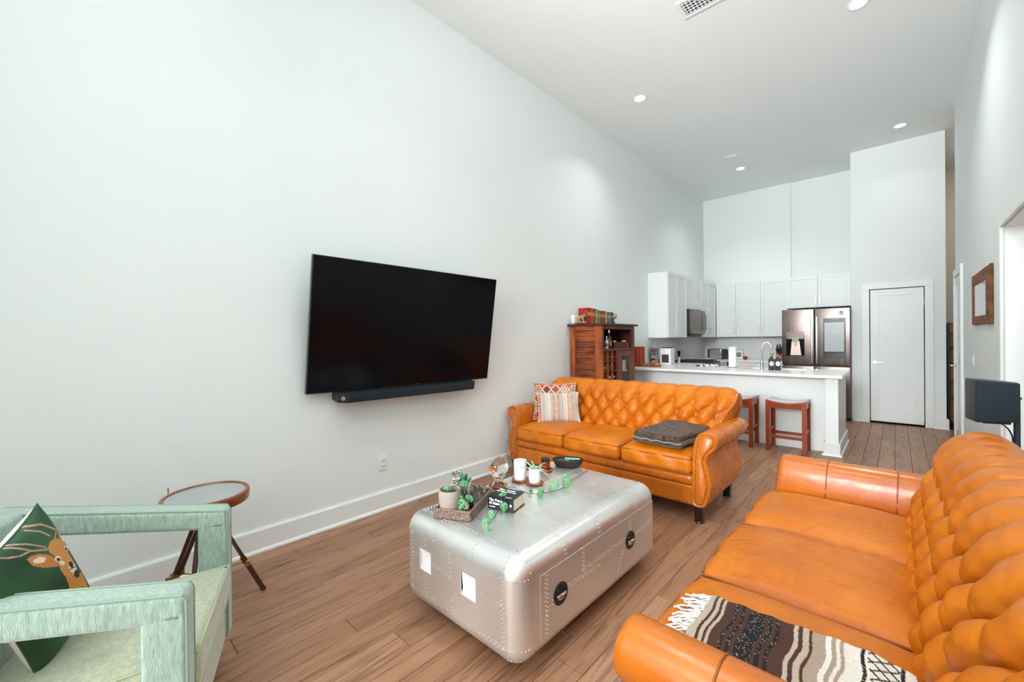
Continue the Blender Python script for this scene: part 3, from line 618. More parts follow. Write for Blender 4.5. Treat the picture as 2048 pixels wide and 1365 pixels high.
# drawer front on the long side, with two round recessed pulls
dx = X1-OX
d = G().box(dx-.002, dx+.0012, YA+.135-OY, YB-.055-OY, .118, .392).build('drawer_front', alu, ct, smooth=0, bevel=.0006, seg=1)
dk = M('pull_black', (.02, .02, .02), .25, .6)
for y in (1.425, 2.055):
    c = Vector((dx+.001, y-OY, .262)); mx = Matrix.Translation(c) @ Matrix.Rotation(math.radians(90), 4, 'Y')
    p = G().lathe([(.030, 0), (.046, 0), (.048, .003), (.045, .006), (.036, .006), (.032, .002)], n=32, mx=mx).build('round_pull', dk, d)
    G().lathe([(0, .0012), (.033, .0012), (.033, .0006), (0, .0006)], n=24, mx=mx).build('pull_recess', M('pull_inner', (.05, .045, .042), .3, .8), p)
    G().bar(c+Vector((.006, -.034, 0)), c+Vector((.006, .034, 0)), .006, .006).build('pull_bar', steel, p, bevel=.001, seg=1)
    cup = [(math.cos(math.pi+math.pi*i/14)*.030, math.sin(math.pi+math.pi*i/14)*.030) for i in range(15)]
    G().add([(c.x+.010*(1-abs(2*j/6-1)**2), c.y+q[0]*(1-0*j), c.z+q[1]*j/6-.002) for j in range(7) for q in cup], [(j*15+i, j*15+i+1, j*15+16+i, j*15+15+i) for j in range(6) for i in range(14)]).build('finger_cup', chrome, p, smooth=180)
    g = G()
    for i in range(6): a = math.pi/3*i+.3; g.ball(c+Vector((.006, .041*math.cos(a), .041*math.sin(a))), .0025, n=6, m=4)
    stuff(g.build('pull_screws', steel, p))
# rivets: double rows along the panel seams
rv = G()
def rivet(p, n): 
    n = Vector(n); a = n.orthogonal().normalized(); b = n.cross(a); p = Vector(p)-Vector((OX, OY, 0)); r = .0034
    v = [p+(a*math.cos(t)+b*math.sin(t))*r for t in [k*math.pi/3 for k in range(6)]]+[p+n*.0018+(a*math.cos(t)+b*math.sin(t))*r*.6 for t in [k*math.pi/3 for k in range(6)]]
    rv.add(v, [(i, (i+1) % 6, 6+(i+1) % 6, 6+i) for i in range(6)]+[tuple(range(6, 12))])
def row(a, b, n, gap=.018, off=None, sp=.012):
    a, b = Vector(a), Vector(b); L = (b-a).length; k = max(1, int(L/gap)); side = Vector(n).cross((b-a).normalized())*sp/2
    for i in range(k+1):
        p = a+(b-a)*i/k
        if off == 1: rivet(p, n)
        else: rivet(p+side+(b-a)/k*.25, n); rivet(p-side-(b-a)/k*.25, n)
def arc_row(fixed, axis, c, r, a0, a1, gap=.016, sp=.012):  # over a rounded edge
    k = int(abs(a1-a0)*r/gap)
    for i in range(k+1):
        t = a0+(a1-a0)*i/k
        for s_ in (-1, 1):
            if axis == 'x': p = (c[0]+r*math.cos(t), fixed+s_*sp/2, c[1]+r*math.sin(t)); n = (math.cos(t), 0, math.sin(t))
            else: p = (fixed+s_*sp/2, c[0]-r*math.cos(t), c[1]+r*math.sin(t)); n = (0, -math.cos(t), math.sin(t))
            rivet(p, n)
xa_, xb_, ya_, yb_ = X0+RR, X1-RR, YA+RR, YB-RR; U3 = (0, 0, 1)
for a, b in (((xa_, ya_), (xb_, ya_)), ((xb_, ya_), (xb_, yb_)), ((xb_, yb_), (xa_, yb_)), ((xa_, yb_), (xa_, ya_))): row((*a, ZT), (*b, ZT), U3)
for y in (1.55, 1.95): row((xa_, y, ZT), (xb_, y, ZT), U3)
row((1.46, 1.95, ZT), (1.46, yb_, ZT), U3); row((1.68, 1.55, ZT), (1.68, 1.95, ZT), U3); row((1.68, 2.12, ZT), (xb_, 2.12, ZT), U3); row((1.68, 2.12, ZT), (1.68, yb_, ZT), U3); row((1.40, ya_, ZT), (1.40, 1.55, ZT), U3)
NY, PX = (0, -1, 0), (1, 0, 0)
row((xa_, YA, ZT-RR), (xb_, YA, ZT-RR), NY, .022); row((xa_, YA, ZB+RR), (xb_, YA, ZB+RR), NY, .022); row((xa_, YA, ZB+RR), (xa_, YA, ZT-RR), NY); row((xb_, YA, ZB+RR), (xb_, YA, ZT-RR), NY)
row((1.545, YA, .28), (1.545, YA, ZT-RR), NY); row((1.36, YA, .355), (1.36, YA, ZT-RR), NY); row((1.66, YA, .355), (1.66, YA, ZT-RR), NY); row((1.42, YA, .30), (1.545, YA, .285), NY); row((1.26, YA, .30), (1.31, YA, .30), NY); row((1.56, YA, ZB+RR), (1.56, YA, .2), NY); row((1.56, YA, .2), (1.615, YA, .25), NY); row((1.36, YA, ZB+RR), (1.36, YA, .235), NY); row((1.73, YA, .30), (1.86, YA, .295), NY)
for x in (1.42, 1.69): arc_row(x, 'y', (YA+RR, ZT-RR), RR, .1, 1.5)
for y in (1.47, 1.75, 2.13): arc_row(y, 'x', (X1-RR, ZT-RR), RR, .1, 1.5)
for t in (0, math.pi/4, math.pi/2):
    for i in range(7):                                   # rivets across the rounded corner
        e = math.pi/2*i/6; n = Vector((math.cos(e)*math.cos(-t), -math.cos(e)*math.sin(t), math.sin(e))); rivet(Vector((X1-RR, YA+RR, ZT-RR))+n*RR, n)
for i in range(9):
    t = -math.pi/2*i/8; n = Vector((math.cos(t), math.sin(t), 0)); rivet(Vector((X1-RR, YA+RR, ZT-RR))+n*RR, n); rivet(Vector((X1-RR, YA+RR, ZB+RR))+n*RR, n)
    n2 = (n+Vector((0, 0, -.7))).normalized(); rivet(Vector((X1-RR, YA+RR, ZB+RR))+n2*RR, n2)
D = X1+.0014
row((D, 1.33, .14), (D, 1.33, .38), PX); row((D, 1.33, .22), (D, 1.37, .25), PX); row((D, 1.48, .27), (D, 1.75, .25), PX); row((D, 1.60, .29), (D, 1.60, .385), PX); row((D, 1.60, .29), (D, 2.0, .285), PX); row((D, 2.055, .32), (D, 2.055, .385), PX); row((D, 1.92, .15), (D, 1.98, .24), PX); row((D, 2.11, .27), (D, 2.32, .28), PX); row((X1-.003, 1.45, ZB+RR-.03), (X1-.006, 1.45, ZB+RR-.055), (.9, 0, -.43))
stuff(rv.build('rivets', alu_b, ct, smooth=0, weld=False))
G().box(X0+.12-OX, X1-.12-OX, YA+.12-OY, YB-.12-OY, 0, ZB+.004).build('plinth', black_plastic, ct, smooth=0)
# ================================================================ ITEMS ON THE COFFEE TABLE
HT = ZT+.0022
wood_c = M('coaster_wood', lin(150, 86, 50), .5, var=.3, scale=30, stretch=(1, .2, 1))
ceramic = M('white_ceramic', (.86, .87, .86), .25)
soil = M('potting_soil', lin(52, 34, 26), .95, var=.5, scale=120, bump=1, bscale=200)
CO = [((1.332, 1.871), 'hexagonal wooden slat coaster under the tall white candle'), ((1.435, 1.887), 'hexagonal wooden slat coaster under the small white planter'), ((1.325, 2.128), 'hexagonal wooden slat coaster under the amber jar'), ((1.302, 1.712), 'hexagonal wooden slat coaster under the clear glass globe')]
for (x, y), lab in CO:
    t = thing('coaster', lab, 'coaster', (x, y, HT), random.random(), 'wooden coasters')
    for k in range(3): G().bar((-.042+0*k, (k-1)*.024, .003), (.042, (k-1)*.024, .003), .021, .006).build('slat', wood_c, t, smooth=0, bevel=.001, seg=1)
    g = G()
    for k in range(6):
        a, b = math.pi/3*k, math.pi/3*(k+1); g.bar((.048*math.cos(a), .048*math.sin(a), .009), (.048*math.cos(b), .048*math.sin(b), .009), .012, .006)
    g.build('hex_rim', wood_c, t, smooth=0)
CZT = HT+.0125
t = thing('candle', 'tall white glass candle on a wooden coaster', 'candle', (1.332, 1.871, CZT-.006))
G().lathe([(0, 0), (.036, 0), (.0385, .004), (.0395, .116), (.0385, .118), (.036, .116), (.0355, .095)], n=36).build('vessel', ceramic, t)
G().lathe([(.0355, .094), (.02, .095), (0, .0955)], n=24).build('wax', M('wax', (.85, .84, .8), .5), t); G().cyl((0, 0, .095), (.001, 0, .104), .001, n=6).build('wick', black_plastic, t)
t = thing('spider_plant', 'small spiky green and white plant in a white cylinder planter', 'plant', (1.435, 1.887, CZT-.006))
G().lathe([(0, 0), (.033, 0), (.035, .003), (.0355, .088), (.034, .090), (.0315, .088), (.031, .070)], n=36).build('planter', ceramic, t); G().lathe([(.031, .074), (0, .077)], n=20).build('soil', soil, t)
lf_pale = M('pale_leaf', lin(214, 224, 204), .5, col2=lin(132, 166, 124), scale=30, stretch=(1, 1, .3))
for i in range(13):
    a = i*2.4; L = .07+.05*random.random(); rise = .3+.7*random.random(); g = G(); dirv = Vector((math.cos(a), math.sin(a), 0)); sd = Vector((-math.sin(a), math.cos(a), 0)); N = 9; v = []
    for k in range(N):
        u = k/(N-1); c = dirv*(L*u*(1.15-.35*rise))+Vector((0, 0, .072+L*(rise*1.2*u-.8*u*u*(1-.6*rise)))); w_ = .0082*(math.sin(math.pi*min(1, .25+.75*u))**.7)*(1-u**6)+.0004
        v += [c-sd*w_+Vector((0, 0, .002)), c, c+sd*w_+Vector((0, 0, .002))]
    o = g.add(v, [(3*k+j, 3*k+j+1, 3*k+4+j, 3*k+3+j) for k in range(N-1) for j in (0, 1)]).build('leaf', lf_pale, t, smooth=180)
    so = o.modifiers.new('s', 'SOLIDIFY'); so.thickness = .0008
t = thing('amber_jar', 'amber glass jar candle with a black lid on a wooden coaster', 'jar', (1.325, 2.128, CZT-.006))
G().lathe([(0, 0), (.027, 0), (.029, .003), (.029, .050), (.026, .055), (.024, .055), (.026, .049), (.026, .004), (0, .003)], n=32).build('jar_body', M('amber_glass', lin(196, 92, 14), .06, trans=.6, ior=1.4), t)
G().lathe([(0, .0545), (.029, .0545), (.0295, .057), (.0295, .071), (.028, .073), (0, .073)], n=32).build('lid', black_plastic, t)
t = thing('glass_globe', 'clear glass globe on a scrolled metal stand', 'globe', (1.302, 1.712, CZT-.006))
G().ball((0, 0, .110), .060, n=48, m=32).build('globe', glass, t, smooth=180)
g = G()
for i in range(3):
    a = 2*math.pi*i/3+.4; c, s_ = math.cos(a), math.sin(a); g.tube([(r*c, r*s_, z) for r, z in ((.040, .003), (.046, .006), (.043, .013), (.030, .022), (.022, .034), (.026, .047), (.036, .056), (.043, .062))], .0028, 8); g.ball((.042*c, .042*s_, .004), .005, n=8, m=6)
g.tube([(.025*math.cos(k*math.pi/12), .025*math.sin(k*math.pi/12), .040) for k in range(24)], .0022, 6, closed=True).build('stand', chrome, t, smooth=180)
# oval basket
rattan = M('dark_rattan', lin(52, 38, 33), .6, var=.5, scale=90, bump=1, bscale=220, stretch=(1, 1, 2.5))
t = thing('oval_basket', 'dark oval woven basket at the far corner of the metal table', 'basket', (1.385, 2.295, HT), math.radians(33))
G().lathe([(0, 0), (.078, 0), (.092, .022), (.102, .046), (.103, .050), (.099, .050), (.088, .022), (.074, .006), (0, .006)], n=44, sy=.62).build('bowl', rattan, t, smooth=180)
for k in range(5):
    z = .008+k*.0095; r = .083+.0195*(k/4); G().tube([(r*math.cos(q*math.pi/20), r*.62*math.sin(q*math.pi/20), z+.001*math.sin(q*2.5)) for q in range(40)], .003, 5, closed=True).build('woven_strand', rattan, t)
rm = thing('remote_control', 'slim black remote control lying in the oval basket', 'remote', (1.375, 2.285, HT+.030), math.radians(30)); G().rbox(-.065, .065, -.016, .016, 0, .010, .004, k=2, m=1).build('shell', black_plastic, rm)
g = G()
for i in range(5):
    for j in range(2): g.cyl((-.04+i*.014, -.006+j*.012, .010), (-.04+i*.014, -.006+j*.012, .0115), .0035, n=8)
g.build('buttons', M('remote_button', (.55, .55, .55), .5), rm)
tag(G().rbox(-.05, .05, -.006, .006, 0, .010, .003, k=2, m=1).build('green_lighter', M('mint_plastic', lin(120, 210, 160), .35), loc=(1.40, 2.325, HT+.041)), 'mint green plastic stick resting in the oval basket', 'lighter').rotation_euler = (0, 0, .5)
# book
bk = thing('book', 'thick black book with white lettering on the metal table', 'book', (1.533, 1.541, HT), math.radians(15))
bw, bd, bh = .146, .130, .064; blk = M('book_cover', (.012, .012, .014), .35); pag = M('book_pages', lin(224, 210, 188), .8, var=.12, scale=200, stretch=(.2, .2, 6))
G().box(-bw/2, bw/2, -bd/2, bd/2, bh-.004, bh).build('front_cover', blk, bk, smooth=0, bevel=.001, seg=1); G().box(-bw/2, bw/2, -bd/2, bd/2, 0, .004).build('back_cover', blk, bk, smooth=0, bevel=.001, seg=1)
G().box(-bw/2, bw/2, -bd/2, -bd/2+.004, .004, bh-.004).build('spine', blk, bk, smooth=0); G().box(-bw/2+.004, bw/2-.003, -bd/2+.004, bd/2-.004, .004, bh-.004).build('page_block', pag, bk, smooth=0)
ink = M('white_ink', (.85, .85, .85), .6)
sp = Matrix.Translation((0, -bd/2-.0006, 0)) @ Matrix.Rotation(math.radians(90), 4, 'X')
for body_, x, z, sz in (('The Book', -.066, .046, .019), ('of Answers', -.066, .030, .019), ('Carol Bolt', -.066, .012, .008)): text('spine_lettering', body_, sz, ink, bk, sp @ Matrix.Translation((x, z, 0)), .0004, 'LEFT', .0008)
G().lathe([(0, 0), (.006, 0), (.006, .0006), (0, .0006)], n=12, mx=Matrix.Translation((.058, -bd/2, .032)) @ Matrix.Rotation(math.radians(90), 4, 'X') @ Matrix.Diagonal((1, 1.1, 1, 1))).build('publisher_mark', ink, bk)
for body_, y, sz in (('The Book', .040, .024), ('of Answers', .018, .024)): text('cover_lettering', body_, sz, ink, bk, Matrix.Translation((-.066, y, bh+.0004)), .0004, 'LEFT', .001)
G().box(.02, .055, -.05, -.046, bh, bh+.0006).build('cover_byline', ink, bk, smooth=0)
# rattan tray
wick = M('rattan_tray', lin(70, 44, 36), .55, col2=lin(176, 150, 134), scale=150, stretch=(1, 1, 1.5), bump=1, bscale=220)
tr = thing('rattan_tray', 'brown woven rattan tray holding a plant, glasses and bottles', 'tray', (1.375, 1.395, HT), math.radians(27)); TW, TL, TH = .19, .335, .046
G().box(-TW/2+.004, TW/2-.004, -TL/2+.004, TL/2-.004, 0, .006).build('tray_base', wick, tr, smooth=0)
for a in ((-TW/2, TW/2, -TL/2, -TL/2+.010), (-TW/2, TW/2, TL/2-.010, TL/2), (-TW/2, -TW/2+.010, -TL/2+.010, TL/2-.010), (TW/2-.010, TW/2, -TL/2+.010, TL/2-.010)):
    sd = G().box(*a, 0, TH).build('tray_side', wick, tr, smooth=0, bevel=.002, seg=1)
    for k in range(6):
        z = .005+k*.0072; lo = a[1]-a[0] > a[3]-a[2]; L0, L1 = (a[0], a[1]) if lo else (a[2], a[3]); n_ = int((L1-L0)/.006)
        for face in (0, 1):
            q = (a[2], a[3])[face] if lo else (a[0], a[1])[face]; pts = [((L0+(L1-L0)*i/n_, q+.0015*math.sin(i*math.pi+k*math.pi+.5), z) if lo else (q+.0015*math.sin(i*math.pi+k*math.pi+.5), L0+(L1-L0)*i/n_, z)) for i in range(n_+1)]
            G().tube(pts, .0027, 5).build('woven_strand', wick, sd)
def ontray(x, y): c, s_ = math.cos(math.radians(27)), math.sin(math.radians(27)); return (1.375+c*x-s_*y, 1.395+s_*x+c*y, HT+.0065)
# potted vine
pv = thing('potted_vine', 'trailing swiss cheese vine in a grey ribbed clay pot', 'plant', ontray(-.036, -.108)); ox, oy, oz = pv.location
clay = M('grey_clay', lin(176, 164, 152), .7, var=.1, scale=40, bump=.8, bscale=90, stretch=(.3, .3, 6))
G().lathe([(0, 0), (.040, 0), (.044, .004), (.052, .045), (.055, .085), (.054, .112), (.053, .118), (.049, .118), (.049, .095)], n=36).build('pot', clay, pv); G().lathe([(.049, .096), (.02, .100), (0, .100)], n=20).build('soil', soil, pv)
leafg = M('vine_leaf', lin(70, 136, 88), .42, col2=lin(128, 186, 136), scale=25, bump=.3, bscale=60)
def leaf_mesh():
    NU, NV = 21, 29; V = []; Fc = []
    for j in range(NV):
        v = j/(NV-1); w_ = .5*(math.sin(math.pi*v**.62)**.75)*(1-.30*v)*1.0 if 0 < j < NV-1 else .01
        for i in range(NU):
            u = i/(NU-1)*2-1; V.append((u*w_*.78, v-.12*(1-abs(u))*(1-v)**4+(-.10*abs(u)*(1-v)**3), -.10*u*u-.22*v*v+.02*math.cos(u*9)))
    for j in range(NV-1):
        for i in range(NU-1):
            u = (i+.5)/(NU-1)*2-1; v = (j+.5)/(NV-1); hole = any(((abs(u)-.48)/.24)**2+((v-(.24+.15*k_)-.22*(abs(u)-.48))/.034)**2 < 1 for k_ in range(4))
            if not hole: Fc.append((j*NU+i, j*NU+i+1, (j+1)*NU+i+1, (j+1)*NU+i))
    return G().add(V, Fc).mesh('leaf', leafg, smooth=180)
LM = leaf_mesh()
def put_leaf(p, tip, nrm_, s_, parent):
    y = Vector(tip).normalized(); z = Vector(nrm_); z = (z-y*z.dot(y)).normalized(); x = y.cross(z)
    o = link('leaf', LM, parent); m4 = Matrix((x, y, z)).transposed().to_4x4(); o.matrix_local = Matrix.Translation(Vector(p)-Vector((ox, oy, oz))) @ m4 @ Matrix.Diagonal((s_, s_, s_, 1))
    so = o.modifiers.new('s', 'SOLIDIFY'); so.thickness = .012
    return o
def Wv(*pts): return [Vector(p)-Vector((ox, oy, oz)) for p in pts]
P0 = Vector((ox, oy, oz+.10)); stem_g = M('vine_stem', lin(74, 96, 52), .6); stem_d = M('vine_stem_dark', lin(44, 44, 34), .6)
def smooth_path(P, n=2):
    P = [Vector(p) for p in P]
    for _ in range(n):
        Q = [P[0]]
        for a, b in zip(P, P[1:]): Q += [a*.75+b*.25, a*.25+b*.75]
        P = Q+[P[-1]]
    return P
main = [P0, P0+Vector((.03, .0, .05)), (1.47, 1.30, .60), (1.52, 1.30, .53), (1.575, 1.322, HT+.004), (1.605, 1.355, HT+.004), (1.592, 1.40, HT+.006), (1.572, 1.445, HT+.03), (1.560, 1.475, HT+.069), (1.535, 1.53, HT+.069), (1.49, 1.60, HT+.072), (1.47, 1.665, HT+.05), (1.50, 1.715, HT+.012), (1.53, 1.74, HT+.004), (1.565, 1.78, HT+.004), (1.605, 1.862, HT+.004), (1.610, 1.945, HT+.004), (1.575, 2.05, HT+.008), (1.562, 2.157, HT+.004), (1.538, 2.30, HT+.004)]
G().tube(smooth_path(Wv(*main)), .0015, 6).build('stem', stem_d, pv)
CAM = Vector((3.0129, 0, 1.35))
def face(p, up_=.4): v = (CAM-Vector(p)).normalized(); return (v+Vector((0, 0, up_))).normalized()
Rv, Uv = Rt, Up
LV = [((1.379, 1.282, 0.612), (-0.25, -1), 0.07), ((1.412, 1.36, 0.632), (-0.15, -1), 0.062), ((1.444, 1.304, 0.585), (-0.45, -1), 0.056), ((1.477, 1.337, 0.58), (-0.35, -1), 0.064), ((1.475, 1.305, 0.562), (-0.62, -0.9), 0.088), ((1.577, 1.398, 0.512), (-0.5, -0.8), 0.062), ((1.606, 1.329, 0.505), (-0.1, -1), 0.062), ((1.663, 1.279, 0.494), (0.25, -0.25), 0.035), ((1.586, 1.468, 0.535), (-0.1, -1), 0.058), ((1.564, 1.5, 0.575), (-0.9, -0.25), 0.038), ((1.501, 1.764, 0.503), (0.5, -0.5), 0.032), ((1.58, 1.774, 0.528), (-0.45, -0.9), 0.05), ((1.59, 1.744, 0.515), (0.05, -1), 0.048), ((1.614, 1.862, 0.545), (-0.8, -0.75), 0.068), ((1.627, 1.944, 0.54), (-0.35, -1), 0.066), ((1.617, 1.952, 0.565), (-0.4, -0.55), 0.045)]
for p, (a, b), s_ in LV: put_leaf(p, Rv*a+Uv*b, face(p), s_, pv)
for p, (a, b), s_ in LV:                                 # petioles back to the main stem / pot
    near = min([Vector(q) for q in main], key=lambda q: (q-Vector(p)).length)
    if (near-Vector(p)).length > .004: G().tube(smooth_path(Wv(near, (near+Vector(p))/2+Vector((0, 0, .012)), p)), .0011, 5).build('petiole', stem_g, pv)
# cactus pot, decanter, tumblers, bottles on the tray
t = thing('cactus', 'small finger cactus in a plain white pot on the tray', 'plant', ontray(-.050, .095)); G().lathe([(0, 0), (.038, 0), (.042, .004), (.043, .080), (.041, .082), (.038, .080), (.037, .066)], n=32).build('pot', ceramic, t); G().lathe([(.037, .068), (0, .071)], n=16).build('soil', soil, t)
cact = M('cactus_skin', lin(62, 120, 78), .5, var=.25, scale=30, bump=.4, bscale=80)
for (x, y, h, lx, ly, r) in ((-.014, .004, .062, -.004, 0, .009), (.004, -.004, .052, .002, .004, .010), (.0, .014, .058, .004, .006, .009), (.016, .004, .046, .030, .012, .008), (-.006, -.014, .035, -.01, -.006, .008)):
    prof_ = [Vector((x+lx*u, y+ly*u, .068+h*u)) for u in (0, .2, .4, .6, .8, .92, 1)]; G().tube(prof_, [r*.8, r, r, r, r*.95, r*.7, r*.2], 10).build('stalk', cact, t, smooth=180)
t = thing('decanter', 'crystal whisky decanter with a square glass stopper, behind the clay pot', 'decanter', ontray(-.055, .012))
G().rbox(-.033, .033, -.033, .033, 0, .085, .010, k=3, m=3).build('body', glass, t); G().rbox(-.029, .029, -.029, .029, .004, .058, .008, k=3, m=2).build('whisky', M('whisky', lin(150, 62, 12), .02, trans=.8, ior=1.36), t)
G().lathe([(.022, .084), (.013, .094), (.012, .112), (.016, .118), (.016, .121), (.008, .121)], n=24).build('neck', glass, t)
G().rbox(-.017, .017, -.017, .017, .124, .165, .006, k=2, m=1).build('stopper', glass, t)
for pos, lab in ((ontray(.045, .075), 'cut crystal tumbler on the tray beside the cactus pot'), (ontray(.050, -.010), 'cut crystal tumbler on the tray behind the small bottles')):
    t = thing('crystal_tumbler', lab, 'glass', pos, group='crystal tumblers'); V = []; n_ = 40
    prof_ = [(.0, 0), (.034, 0), (.036, .004), (.037, .016), (.038, .028), (.038, .040), (.039, .052), (.040, .064), (.0405, .086), (.038, .086), (.036, .062), (.0345, .012), (0, .010)]
    def cut_(i, k, r): return r*(1-(.045 if (i+k*2) % 4 < 2 and 2 <= k <= 7 else 0))
    V = [(cut_(i, k, r)*math.cos(2*math.pi*i/n_), cut_(i, k, r)*math.sin(2*math.pi*i/n_), z) for k, (r, z) in enumerate(prof_) for i in range(n_)]
    G().add(V, [(k*n_+i, k*n_+(i+1) % n_, (k+1)*n_+(i+1) % n_, (k+1)*n_+i) for k in range(len(prof_)-1) for i in range(n_)]).build('tumbler', glass, t, smooth=0)
def bottle(name, label, pos, r, h, mat, capm, group=None):
    t = thing(name, label, 'bottle', pos, group=group); G().lathe([(0, 0), (r*.94, 0), (r, .003), (r, h*.58), (r*.55, h*.68), (r*.5, h*.72), (0, h*.72)], n=20).build('bottle_body', mat, t)
    G().lathe([(r*.66, h*.70), (r*.66, h*.80), (r*.42, h*.84), (r*.46, h*.95), (r*.2, h), (0, h)], n=16).build('dropper_cap', capm, t)
bottle('bitters_bottle', 'small amber dropper bottle between the vine leaves', ontray(.038, -.090), .0125, .098, M('amber_bottle', lin(190, 66, 8), .05, trans=.6), black_plastic)
bottle('dropper_bottle', 'small black dropper bottle beside the amber one', ontray(.066, -.082), .0135, .110, M('black_bottle', (.01, .01, .015), .12), black_plastic)
t = thing('cork_vial', 'small clear glass vial with a cork stopper at the tray corner', 'bottle', ontray(.070, -.140)); G().lathe([(0, 0), (.011, 0), (.012, .003), (.012, .034), (.008, .042), (.008, .046), (.006, .046)], n=16).build('vial', glass, t); G().lathe([(.0075, .043), (.009, .056), (0, .056)], n=12).build('cork', M('cork', lin(196, 140, 92), .8, var=.3, scale=80), t)
# ================================================================ TELEVISION, SOUND BAR
tvm = Vector((.154, 1.941, 1.449)); yw_, tl_, ro_ = math.radians(1.68), math.radians(-8.49), math.radians(-.45)
uu = Vector((math.sin(yw_), math.cos(yw_), 0)); nn = Vector((math.cos(yw_), -math.sin(yw_), 0)); vv = Vector((0, 0, 1))*math.cos(tl_)-nn*math.sin(tl_); uu, vv = uu*math.cos(ro_)+vv*math.sin(ro_), -uu*math.sin(ro_)+vv*math.cos(ro_)
n3 = uu.cross(vv); tvM = Matrix((uu, vv, n3)).transposed().to_4x4(); tvM.translation = tvm
tv = thing('television', 'large flat black television tilted down on a wall mount', 'television'); tv.matrix_world = tvM
w2, h2 = .83, .475; bez = M('tv_bezel', (.02, .022, .026), .3, .7)
G().box(-w2, w2, -h2, h2, -.030, -.002).build('back_case', M('tv_case', (.10, .11, .12), .4, .5), tv, smooth=0, bevel=.003)
G().box(-w2, w2, -h2, -h2+.012, -.002, .002).box(-w2, w2, h2-.007, h2, -.002, .002).box(-w2, -w2+.007, -h2+.012, h2-.007, -.002, .002).box(w2-.007, w2, -h2+.012, h2-.007, -.002, .002).build('bezel', bez, tv, smooth=0)
G().box(-w2+.007, w2-.007, -h2+.012, h2-.007, -.002, .0008).build('screen', black_gloss, tv, smooth=0)
G().box(-.25, .25, -.20, .20, -.045, -.030).build('mount_plate', black_plastic, tv, smooth=0)
G().bar((0, -.08, -.045), (0, -.06, -.115), .10, .06).build('mount_arm', black_plastic, tv, smooth=0)
text('tv_lettering', 'SAMSUNG', .011, M('grey_ink', (.22, .22, .23), .4, .6), tv, Matrix.Translation((.05, -h2+.006, .0024)), .0002)
# sound bar hangs below the screen
a, b = Vector((-.60, -h2-.035, .045)), Vector((.70, -h2-.035, .045))
sb = thing('sound_bar', 'long dark sound bar fixed under the television', 'speaker'); sb.matrix_world = tvM
pr_ = [(-.63, -.055), (-.63, .045), (-.57, .085), (.60, .085), (.64, .045), (.64, -.055)]
G().prism([(x, y) for x, y in pr_], 0, 0, 'y') if False else None
g = G(); v = [(x, -h2-.068, z) for x, z in pr_]+[(x, -h2-.004, z) for x, z in pr_]; n_ = len(pr_); g.add(v, [tuple(range(n_)), tuple(range(n_, 2*n_))]+[(i, (i+1) % n_, n_+(i+1) % n_, n_+i) for i in range(n_)]).build('cabinet', M('soundbar_case', (.016, .022, .028), .42), sb, smooth=0, bevel=.003)
G().box(-.565, .595, -h2-.062, -h2-.008, .085, .0865).build('grille', navy_fabric, sb, smooth=0)
mxs = Matrix.Translation((-.48, -h2-.036, .0865)); G().lathe([(.017, 0), (.020, .0012), (.017, .0014)], n=24, mx=mxs).build('speaker_ring', black_plastic, sb)
dl = Vector((.06, 0, .04)).normalized(); cs = Vector((-.60, -h2-.036, .0655)); G().lathe([(.013, 0), (.016, .0012), (.013, .0014)], n=24, mx=Matrix.Translation(cs) @ Vector((-.555, 0, .832)).to_track_quat('Z', 'Y').to_matrix().to_4x4()).build('speaker_ring', steel, sb)
# ================================================================ GREEN ARMCHAIR
sage = M('sage_chenille', lin(132, 158, 143), .9, col2=lin(168, 188, 176), scale=60, bump=.45, bscale=170, stretch=(2.2, 2.2, .5), sheen=.5, detail=6)
olive = M('olive_chenille', lin(156, 166, 138), .9, col2=lin(186, 190, 162), scale=40, bump=.45, bscale=170, stretch=(2, 2, .8), sheen=.5, detail=6)
cord = M('chair_piping', lin(140, 164, 146), .9); cord_o = M('seat_piping', lin(172, 176, 146), .9)
ch = thing('armchair', 'sage green upholstered armchair with open frame arms', 'armchair', (1.204, .356, 0), math.radians(68.95-90))
def Hh(y): return .64+.1*(-y/.6)
AW, AT = .367, .089
def armfn(x, y, z): return (x, y, z)
for sd in (-1, 1):
    xo, xi = (sd*AW, sd*(AW-AT)); xlo, xhi = min(xo, xi), max(xo, xi)
    sh = lambda x, y, z: (x, y, z+.1*(-y/.6)*max(0, min(1, (z-.30)/.25)))
    a = G().rbox(xlo, xhi, -.70, 0, .555, .64, .019, k=4, m=8, fn=sh).build('arm', sage, ch, smooth=60)
    G().rbox(xlo, xhi, -.105, -.0015, .10, .60, .014, k=3, m=6).build('arm_front_post', sage, a, smooth=60)
    G().rbox(xlo, xhi, -.70, -.60, .10, .60, .014, k=3, m=6, fn=sh).build('arm_rear_post', sage, a, smooth=60)
    G().rbox(xlo+.004, xhi-.004, -.62, -.09, .10, .25, .012, k=2, m=3).build('side_rail', sage, a, smooth=60)
    for xx in (xlo+.005, xhi-.005):
        pts = [(xx, -.005, .12), (xx, -.003, .35), (xx, -.003, .62), (xx, -.012, .6385), (xx, -.10, Hh(-.10)-.003), (xx, -.35, Hh(-.35)-.003), (xx, -.69, Hh(-.69)-.003)]; G().tube(pts, .0038, 6).build('piping', cord, a)
G().rbox(-AW+AT, AW-AT, -.62, -.012, .10, .285, .014, k=3, m=4).build('seat_base', olive, ch, smooth=60)
def crown2(x, y, z):
    u = x/(AW-AT); v = (y+.30)/.31; k = max(0, 1-abs(u)**3)*max(0, 1-abs(v)**3); z2 = z+(.03*k if z > .36 else 0)-.045*(-y/.6)*(1 if z > .33 else .3)
    return (x, y, z2)
sc_ = G().rbox(-AW+AT+.003, AW-AT-.003, -.60, .008, .285, .415, .028, k=4, m=16, fn=crown2).build('seat_cushion', olive, ch, smooth=180)
